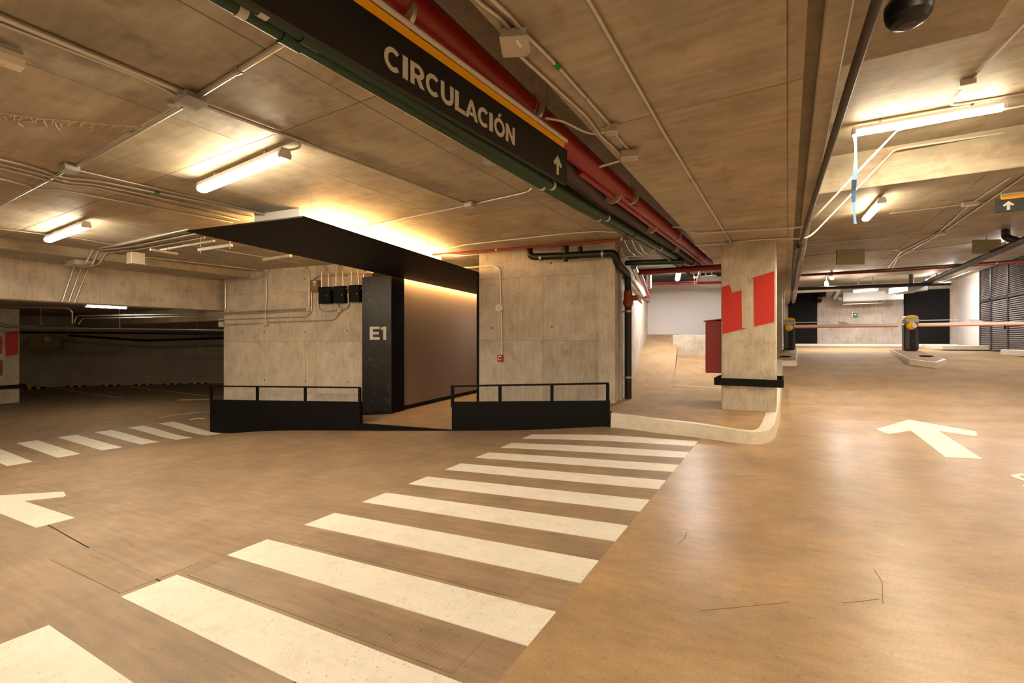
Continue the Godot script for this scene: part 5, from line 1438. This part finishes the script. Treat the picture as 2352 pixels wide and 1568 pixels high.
func far_lane() -> void:
	slab_island("barrier_island", "white edged island under the first barrier beside the column", [Vector2(-0.34, -13.9), Vector2(0.20, -13.9), Vector2(0.27, -16.9), Vector2(-0.12, -16.9)], 0.13)
	slab_island("barrier_island", "white edged pointed island under the second barrier", [Vector2(2.47, -14.2), Vector2(2.85, -13.7), Vector2(3.12, -14.2), Vector2(3.12, -17.0), Vector2(2.55, -17.2)], 0.13)
	for q in [[-0.05, -14.6, "dark drain cover on the island of the first barrier"], [2.88, -14.75, "dark drain cover on the island of the second barrier"]]:
		var b := nb(Vector3(q[0], fl(q[0], q[1]) + 0.14, q[1]))
		b.lathe(b.o, Vector3.UP, [Vector2(0.14, 0.0), Vector2(0.13, 0.012), Vector2(0, 0.012)], 14)
		one("drain_cover", b, M.rubber, q[2], "drain cover", "island drain covers")
	barrier(0.05, -16.45, 2.58, "entry barrier beside the numbered column", "orange and white boom")
	barrier(2.87, -16.40, 5.25, "entry barrier in front of the dark doorway", "orange and white boom reaching the louvre wall")
	conduit("white conduit dropping behind the first barrier", [Vector3(-0.1, 3.7, -16.8), Vector3(-0.1, 1.9, -16.8)], 0.02, "white")
	# far wall with two dark doorways
	var z := -22.8
	var b := nb(Vector3(2.387, 1.497, -22.800))
	b.box(Vector3(2.0, 2.7, z - 0.15), Vector3(7.2, 3.6, 0.3))
	var o := struct("wall_far", b, M.grey_wall, "pale concrete wall facing the barriers")
	for q in [["dark doorway panel behind the first barrier", Vector3(0.035, 3.669, -22.780), Vector3(1.047, 1.422, -22.780)], ["dark doorway panel behind the second barrier", Vector3(3.799, 3.533, -22.780), Vector3(5.094, 1.393, -22.780)]]:
		b = nb((q[1] + q[2]) / 2)
		b.box((q[1] + q[2]) / 2, Vector3(absf(q[2].x - q[1].x), absf(q[2].y - q[1].y), 0.06), Basis(), 0.01)
		struct("door", b, M.far_black, q[0])
	b = nb(Vector3(2.218, 1.378, -22.500))
	b.box(Vector3(1.9, fl(2, -22.4) + 0.05, -22.45), Vector3(6.6, 0.12, 0.6), Basis(), 0.02)
	struct("kerb", b, M.kerb_white, "white kerb along the foot of the pale far wall")
	b = nb(Vector3(4.4, 1.4, -20.8))
	b.box(Vector3(4.72, fl(5, -20.6) + 0.06, -20.7), Vector3(1.1, 0.13, 2.6), Basis(), 0.01)
	struct("kerb", b, M.kerb_white, "white plinth before the white lane wall")
	b = nb(Vector3(5.35, 2.5, -21))
	b.box(Vector3(5.42, 2.7, -21.5), Vector3(0.2, 3.6, 3.0))
	struct("wall_right", b, M.wall_white, "white lane wall between dark doorway and louvres")
	var t := thing("exit_sign", "small green and white exit sign on the pale far wall", "sign", Vector3(2.300, 2.667, -22.760))
	b = nb(t); b.box(Vector3(2.286, 2.668, -22.760), Vector3(0.19, 0.22, 0.015), Basis(), 0.003)
	part(t, "plate", b, M.white)
	b = nb(t); b.box(Vector3(2.305, 2.649, -22.745), Vector3(0.15, 0.18, 0.012))
	part(t, "green_field", b, M.exit_green)
	b = nb(t); b.prism([Vector2(-0.05, 0), Vector2(0, 0.04), Vector2(0, 0.015), Vector2(0.045, 0.015), Vector2(0.045, -0.015), Vector2(0, -0.015), Vector2(0, -0.04)], Vector3(2.304, 2.666, -22.735), Vector3.RIGHT, Vector3.UP, Vector3(0, 0, -0.004))
	part(t, "arrow", b, M.white)
	# air handling unit and ducts
	t = thing("air_handler", "pale metal air handling unit on the far wall", "air handler", Vector3(2.437, 3.287, -22.000))
	b = nb(t); b.box(Vector3(2.462, 3.294, -22.100), Vector3(1.28, 0.34, 0.7), Basis(), 0.01)
	part(t, "casing", b, M.box_grey)
	b = nb(t); b.box(Vector3(1.947, 3.285, -22.100), Vector3(0.10, 0.30, 0.6), Basis(), 0.01)
	b.box(Vector3(2.988, 3.268, -22.100), Vector3(0.08, 0.30, 0.6), Basis(), 0.01)
	part(t, "collar", b, M.hole)
	b = nb(t); b.bar(Vector3(3.039, 3.266, -22.100), Vector3(3.636, 3.253, -22.100), 0.5, 0.24)
	part(t, "side_duct", b, M.duct)
	b = nb(t); b.cyl(Vector3(1.905, 3.287, -22.100), Vector3(1.711, 3.313, -22.100), 0.15, 14, 0.08)
	part(t, "reducer", b, M.duct)
	b = nb(t); b.box(Vector3(2.421, 3.021, -21.740), Vector3(1.2, 0.02, 0.02))
	part(t, "drip_tray", b, M.zinc)
	for u in [Vector3(2.043, 3.550, -22.100), Vector3(2.871, 3.504, -22.100)]:
		b = nb(t); b.cyl(u - Vector3(0, 0.1, 0), Vector3(u.x, H2, u.z), 0.008, 6)
		part(t, "hanger_rod", b, M.zinc)
	t = thing("round_duct", "round metal duct running across above the far doors", "duct", Vector3(1.276, 3.550, -20.955))
	b = nb(t); b.tube([Vector3(-0.011, 3.542, -20.800), Vector3(1.611, 3.548, -20.800)], 0.11, 16)
	b.tube([Vector3(1.611, 3.548, -20.800), Vector3(1.536, 3.298, -21.600)], 0.09, 14)
	part(t, "duct", b, M.duct)
	for q in [Vector3(0.444, 3.549, -20.800), Vector3(0.996, 3.551, -20.800), Vector3(1.505, 3.554, -20.800)]:
		b = nb(t); b.cyl(q - Vector3(0.03, 0, 0), q + Vector3(0.03, 0, 0), 0.117, 16)
		part(t, "seam_ring", b, M.steel)
	t = thing("flat_duct", "bright metal duct hung over the second dark doorway", "duct", Vector3(3.548, 3.357, -20.000))
	b = nb(t); b.bar(Vector3(3.177, 3.291, -20.000), Vector3(3.433, 3.253, -18.600), 0.5, 0.2, 0.01)
	part(t, "duct", b, M.duct)
	b = nb(t); b.bar(Vector3(3.140, 3.194, -20.200), Vector3(3.617, 3.242, -20.200), 0.1, 0.03)
	part(t, "support", b, M.white)
	t = thing("speaker", "pair of black speakers at the edge of the first dark doorway", "speaker", Vector3(1.185, 3.459, -22.300))
	b = nb(t); b.box(Vector3(1.198, 3.498, -22.560), Vector3(0.26, 0.2, 0.5), Basis(), 0.02)
	part(t, "upper_box", b, M.black)
	b = nb(t); b.box(Vector3(1.095, 3.257, -22.560), Vector3(0.18, 0.14, 0.5), Basis(), 0.02)
	part(t, "lower_box", b, M.black)
	# pipes over the lane
	run_pipe("drain_pipe", "black pipe running level above the far doors", [Vector3(0.112, 3.300, -17.677), Vector3(4.117, 3.300, -18.324)], 0.055, "black_pipe", 0.0)
	run_pipe("drain_pipe", "slanting black pipe over the lane towards the louvre wall", [Vector3(3.693, 3.420, -19.324), Vector3(3.780, 3.480, -14.282), Vector3(3.815, 3.500, -11.271)], 0.07, "brown_pipe", 0.0)
	run_pipe("drain_pipe", "black stub pipe from the ceiling to the slanting pipe", [Vector3(3.805, 3.840, -13.213), Vector3(3.646, 3.620, -12.663) + Vector3(0, 0, 0), Vector3(3.846, 3.500, -12.634)], 0.065, "black_pipe", 0.0, H2, "pipe", 0.1)
	run_pipe("drain_pipe", "short black vertical pipe above the level pipe", [Vector3(3.573, 3.820, -20.269), Vector3(3.274, 3.340, -18.575)], 0.06, "black_pipe", 0.0)
	run_pipe("red_pipe", "red pipe running across the lane ceiling under the green one", [Vector3(-0.196, 3.320, -14.942), Vector3(0.148, 3.320, -15.145), Vector3(0.154, 3.500, -15.733), Vector3(2.536, 3.500, -16.079), Vector3(4.899, 3.500, -15.734)], 0.028, "red_pipe", 0.0)
	run_pipe("green_pipe", "thin dark green pipe across the lane ceiling", [Vector3(-0.211, 3.560, -16.118), Vector3(2.538, 3.560, -16.091), Vector3(4.946, 3.560, -15.885)], 0.022, "green_pipe", 0.0)
	run_pipe("drain_pipe", "dark pipe end dropping beside the beam over the lane", [Vector3(0.172, 3.100, -8.616), Vector3(0.139, 3.000, -9.541), Vector3(0.124, 2.950, -13.607)], 0.05, "brown_pipe", 0.0)
	conduit("conduit across the lane ceiling by the two boards", [Vector3(0.309, 3.830, -14.472), Vector3(1.187, 3.830, -14.291), Vector3(2.194, 3.830, -14.436), Vector3(2.561, 3.830, -14.907), Vector3(3.367, 3.830, -14.423), Vector3(3.630, 3.830, -14.305)], 0.012, "zinc", 0.3)
	conduit("long conduit along the lane ceiling to its far end", [Vector3(2.610, 3.830, -8.916), Vector3(2.558, 3.830, -10.286), Vector3(2.669, 3.830, -12.711), Vector3(2.434, 3.830, -14.896), Vector3(2.626, 3.830, -17.956)], 0.012, "zinc", 0.2)
	conduit("second conduit along the lane ceiling beside the hanging sign", [Vector3(2.755, 3.830, -8.849), Vector3(2.729, 3.830, -12.837), Vector3(2.531, 3.830, -15.935), Vector3(2.756, 3.830, -18.131)], 0.012, "zinc", 0.2)
	conduit("conduit between the lane lamp and the ceiling junction", [Vector3(1.523, 3.830, -10.329), Vector3(2.506, 3.830, -10.282), Vector3(3.167, 3.830, -10.325)], 0.010)
	conduit("conduit crossing from the beam to the ceiling clamp over the lane", [Vector3(0.314, 3.830, -12.730), Vector3(2.291, 3.830, -12.716), Vector3(2.714, 3.830, -12.828)], 0.010)
	conduit("bright conduit over the dark doorway to the louvre wall", [Vector3(3.804, 3.500, -24.119), Vector3(4.250, 3.500, -19.505), Vector3(4.281, 3.500, -17.387), Vector3(4.372, 3.500, -15.707)], 0.018, "steel", 0.2)
	junction("ceiling junction box near the hanging lane sign", Vector3(2.524, 3.810, -10.186), Vector3(0.2, 0.06, 0.12), Basis(), "zinc")
	junction("ceiling clamp box over the lane", Vector3(2.694, 3.810, -12.671), Vector3(0.16, 0.06, 0.12), Basis(), "zinc")
	for q in [["square board hung under the lane ceiling above the barrier", Vector3(1.273, 3.620, -13.499), 0.0, 0.62, 0.36], ["larger board hung under the lane ceiling by the slanting pipe", Vector3(3.668, 3.660, -13.757), 0.2, 0.56, 0.3]]:
		t = thing("hanging_board", q[0], "sign", q[1], "plain backs of hung boards")
		b = nb(t); b.box(q[1] + Vector3(0, -0.03, 0), Vector3(q[3], q[4], 0.04), Basis(Vector3.RIGHT, 0.0) * Basis(Vector3.UP, 0.45), 0.005)
		part(t, "board", b, M.board)
		b = nb(t); b.cyl(q[1] + Vector3(0, q[4] / 2 - 0.04, 0), q[1] + Vector3(0, 0.25, 0), 0.01, 6)
		part(t, "hanger", b, M.zinc)
	# hung lane sign with arrow
	t = thing("hanging_sign", "black hanging sign with white arrow and yellow band over the lane", "sign", Vector3(2.693, 3.491, -9.200))
	b = nb(t); b.box(Vector3(2.547, 3.519, -9.200) + Vector3(0.6, 0, 0), Vector3(1.2, 0.185, 0.04), Basis(), 0.002)
	part(t, "board", b, M.sign_black)
	b = nb(t); b.box(Vector3(2.598, 3.635, -9.190) + Vector3(0.6, 0.0, 0), Vector3(1.2, 0.07, 0.03), Basis(), 0.002)
	part(t, "top_band", b, M.yellow, "yellow band")
	b = nb(t); b.tube([Vector3(2.592, 3.670, -9.170), Vector3(2.592, 3.670, -9.170) + Vector3(1.2, 0, 0)], 0.014, 8)
	part(t, "top_tube", b, M.band)
	b = nb(t); sign_arrow(b, Vector3(2.611, 3.448, -9.176), 0.16, 0.125, Vector3.RIGHT, Vector3(0, 0, -0.004))
	part(t, "arrow", b, M.letter)
	for k in [0.3, 0.9]:
		b = nb(t)
		var q: Vector3 = Vector3(2.598, 3.675, -9.190) + Vector3(k, 0, 0)
		b.cyl(q, Vector3(q.x, H2, q.z), 0.003, 5)
		part(t, "hanging_wire", b, M.zinc)
	# louvre wall
	t = thing("louvre_screen", "dark louvred metal screen along the lane wall", "screen", Vector3(5.25, 1.35, -18.6))
	var zs := [-20.15, -19.25, -18.0, -16.6]
	var ys := [1.30, 2.85, 3.84]
	for i in 3:
		for j in 2:
			var n := 26 if j == 0 else 17
			for k in n:
				b = nb(t)
				var yy := lerpf(ys[j] + 0.05, ys[j + 1] - 0.05, (k + 0.5) / n)
				b.box(Vector3(5.24, yy, (zs[i] + zs[i + 1]) / 2), Vector3(0.006, 0.062, zs[i + 1] - zs[i] - 0.05), Basis(Vector3(0, 0, 1), -0.65))
				part(t, "slat", b, M.louvre)
	for i in 4:
		b = nb(t); b.box(Vector3(5.235, 2.57, zs[i]), Vector3(0.05, 2.54, 0.07 if i != 1 else 0.12), Basis(), 0.004)
		part(t, "upright", b, M.charcoal)
	for y in ys:
		b = nb(t); b.box(Vector3(5.235, y, -18.37), Vector3(0.05, 0.07, 3.6), Basis(), 0.004)
		part(t, "cross_rail", b, M.charcoal)
	b = nb(t); b.box(Vector3(5.29, 2.57, -18.37), Vector3(0.02, 2.54, 3.6))
	part(t, "backing", b, M.far_black)
	b = nb(t); b.box(Vector3(5.2, 2.0, -18.12), Vector3(0.03, 0.12, 0.03), Basis(), 0.004)
	part(t, "handle", b, M.black)
	b = nb(Vector3(5.0, 1.35, -17))
	b.box(Vector3(5.08, fl(5, -16.8) + 0.07, -16.6), Vector3(0.35, 0.16, 1.6), Basis(), 0.02)
	struct("kerb", b, M.kerb_white, "white kerb block at the foot of the louvre screen")

# ---------- dark bay on the left ----------
func left_bay() -> void:
	var x := -22.3
	var b := nb(Vector3(x - 0.4, -0.4, -4.7))
	b.box(Vector3(x - 0.4, 1.1, -4.65), Vector3(0.8, 3.2, 0.85), Basis(), 0.02)
	var o := struct("column", b, M.column, "concrete column with red painting at the dark bay")
	for q in [[[Vector3(-22.296, 1.888, -4.735), Vector3(-22.296, 1.981, -5.040), Vector3(-22.296, 1.167, -5.040), Vector3(-22.296, 1.088, -4.740)]], [[Vector3(-22.296, 1.656, -4.326), Vector3(-22.296, 1.772, -4.661), Vector3(-22.296, 1.198, -4.661), Vector3(-22.296, 1.093, -4.326)]]]:
		var c := nb(o)
		var l := []
		for p in q[0]:
			l.append(Vector2(-p.z, p.y))
		c.prism(l, Vector3(-22.294, 0, 0), Vector3(0, 0, -1), Vector3.UP, Vector3(-0.003, 0, 0))
		part(o, "painted_number", c, M.red_paint, "red painted fragment of a large number")
	var c2 := nb(o)
	c2.box(Vector3(-22.290, 0.727, -4.615), Vector3(0.012, 0.5, 0.12))
	part(o, "notice", c2, M.orange)
	guard("black steel guard round the column of the dark bay", -23.2, -22.18, -5.2, -4.1, 0.10, 0.12)
	var nth := ["closest to the red column", "second from the red column", "third from the red column", "fourth from the red column", "fifth from the red column", "last one, beside the railing"]
	var px := [Vector3(-27.850, -0.440, -6.795), Vector3(-27.064, -0.440, -7.918), Vector3(-26.108, -0.440, -8.827), Vector3(-25.457, -0.440, -9.807), Vector3(-24.579, -0.440, -10.572), Vector3(-23.754, -0.440, -11.311)]
	var dv: Vector3 = (px[5] - px[0]).normalized()
	for i in 6:
		var t := thing("wheel_stop", "black and yellow wheel stop by the dark wall, " + nth[i], "wheel stop", px[i], "wheel stops in the dark bay")
		b = nb(t)
		b.prism([Vector2(-0.08, 0), Vector2(0.08, 0), Vector2(0.05, 0.10), Vector2(-0.05, 0.10)], px[i] - dv * 0.33, dv.cross(Vector3.UP), Vector3.UP, dv * 0.66)
		part(t, "body", b, M.rubber)
		for f in [-0.14, 0.16]:
			b = nb(t)
			b.prism([Vector2(-0.083, 0.01), Vector2(0.083, 0.01), Vector2(0.053, 0.104), Vector2(-0.053, 0.104)], px[i] + dv * (f - 0.06), dv.cross(Vector3.UP), Vector3.UP, dv * 0.12)
			part(t, "yellow_stripe", b, M.yellow)
	# beams and pipes under the low slab
	run_pipe("steel_pipe", "thin pale pipe hung across the dark bay", [Vector3(-22.067, 2.245, -4.376), Vector3(-21.681, 2.049, -4.605), Vector3(-18.449, 2.012, -6.749), Vector3(-15.966, 1.974, -8.449)], 0.022, "zinc", 2.4, 2.7)
	run_pipe("drain_pipe", "black pipe across the dark bay below the pale one", [Vector3(-23.566, 1.926, -5.349), Vector3(-17.210, 1.879, -9.108)], 0.04, "black_pipe", 0.0)
	conduit("conduit under the deep beam turning down at the cross beam", [Vector3(-20.008, 2.604, -3.968), Vector3(-18.093, 2.579, -5.100), Vector3(-17.973, 2.477, -5.171), Vector3(-18.237, 2.142, -5.247)], 0.018, "zinc", 0.15)
	conduit("conduit bending round the column of the dark bay", [Vector3(-20.596, 2.293, -4.085), Vector3(-20.146, 2.058, -4.351), Vector3(-19.447, 2.071, -4.764)], 0.016, "zinc", 0.2)
	var t := thing("wall_cabinet", "beige cabinet with yellow notice on the dark wall", "cabinet", Vector3(-26.726, 1.582, -6.849))
	b = nb(t); b.bar(Vector3(-27.415, 1.527, -6.558), Vector3(-26.816, 1.525, -7.377), 0.25, 0.5, 0.01)
	part(t, "body", b, M.board)
	b = nb(t); b.box(Vector3(-26.543, 1.691, -6.841), Vector3(0.03, 0.18, 0.18))
	part(t, "notice", b, M.yellow)
	run_pipe("drain_pipe", "dark pipe low across the unlit wall", [Vector3(-25.201, 1.849, -7.170), Vector3(-23.197, 1.636, -8.936), Vector3(-20.735, 1.750, -10.973)], 0.05, "black_pipe", 0.0)
	junction("small pale box on the unlit wall, larger one", Vector3(-23.197, 1.488, -9.517), Vector3(0.12, 0.12, 0.12))
	junction("small pale box on the unlit wall, fainter one", Vector3(-22.418, 1.350, -10.675), Vector3(0.09, 0.09, 0.09))
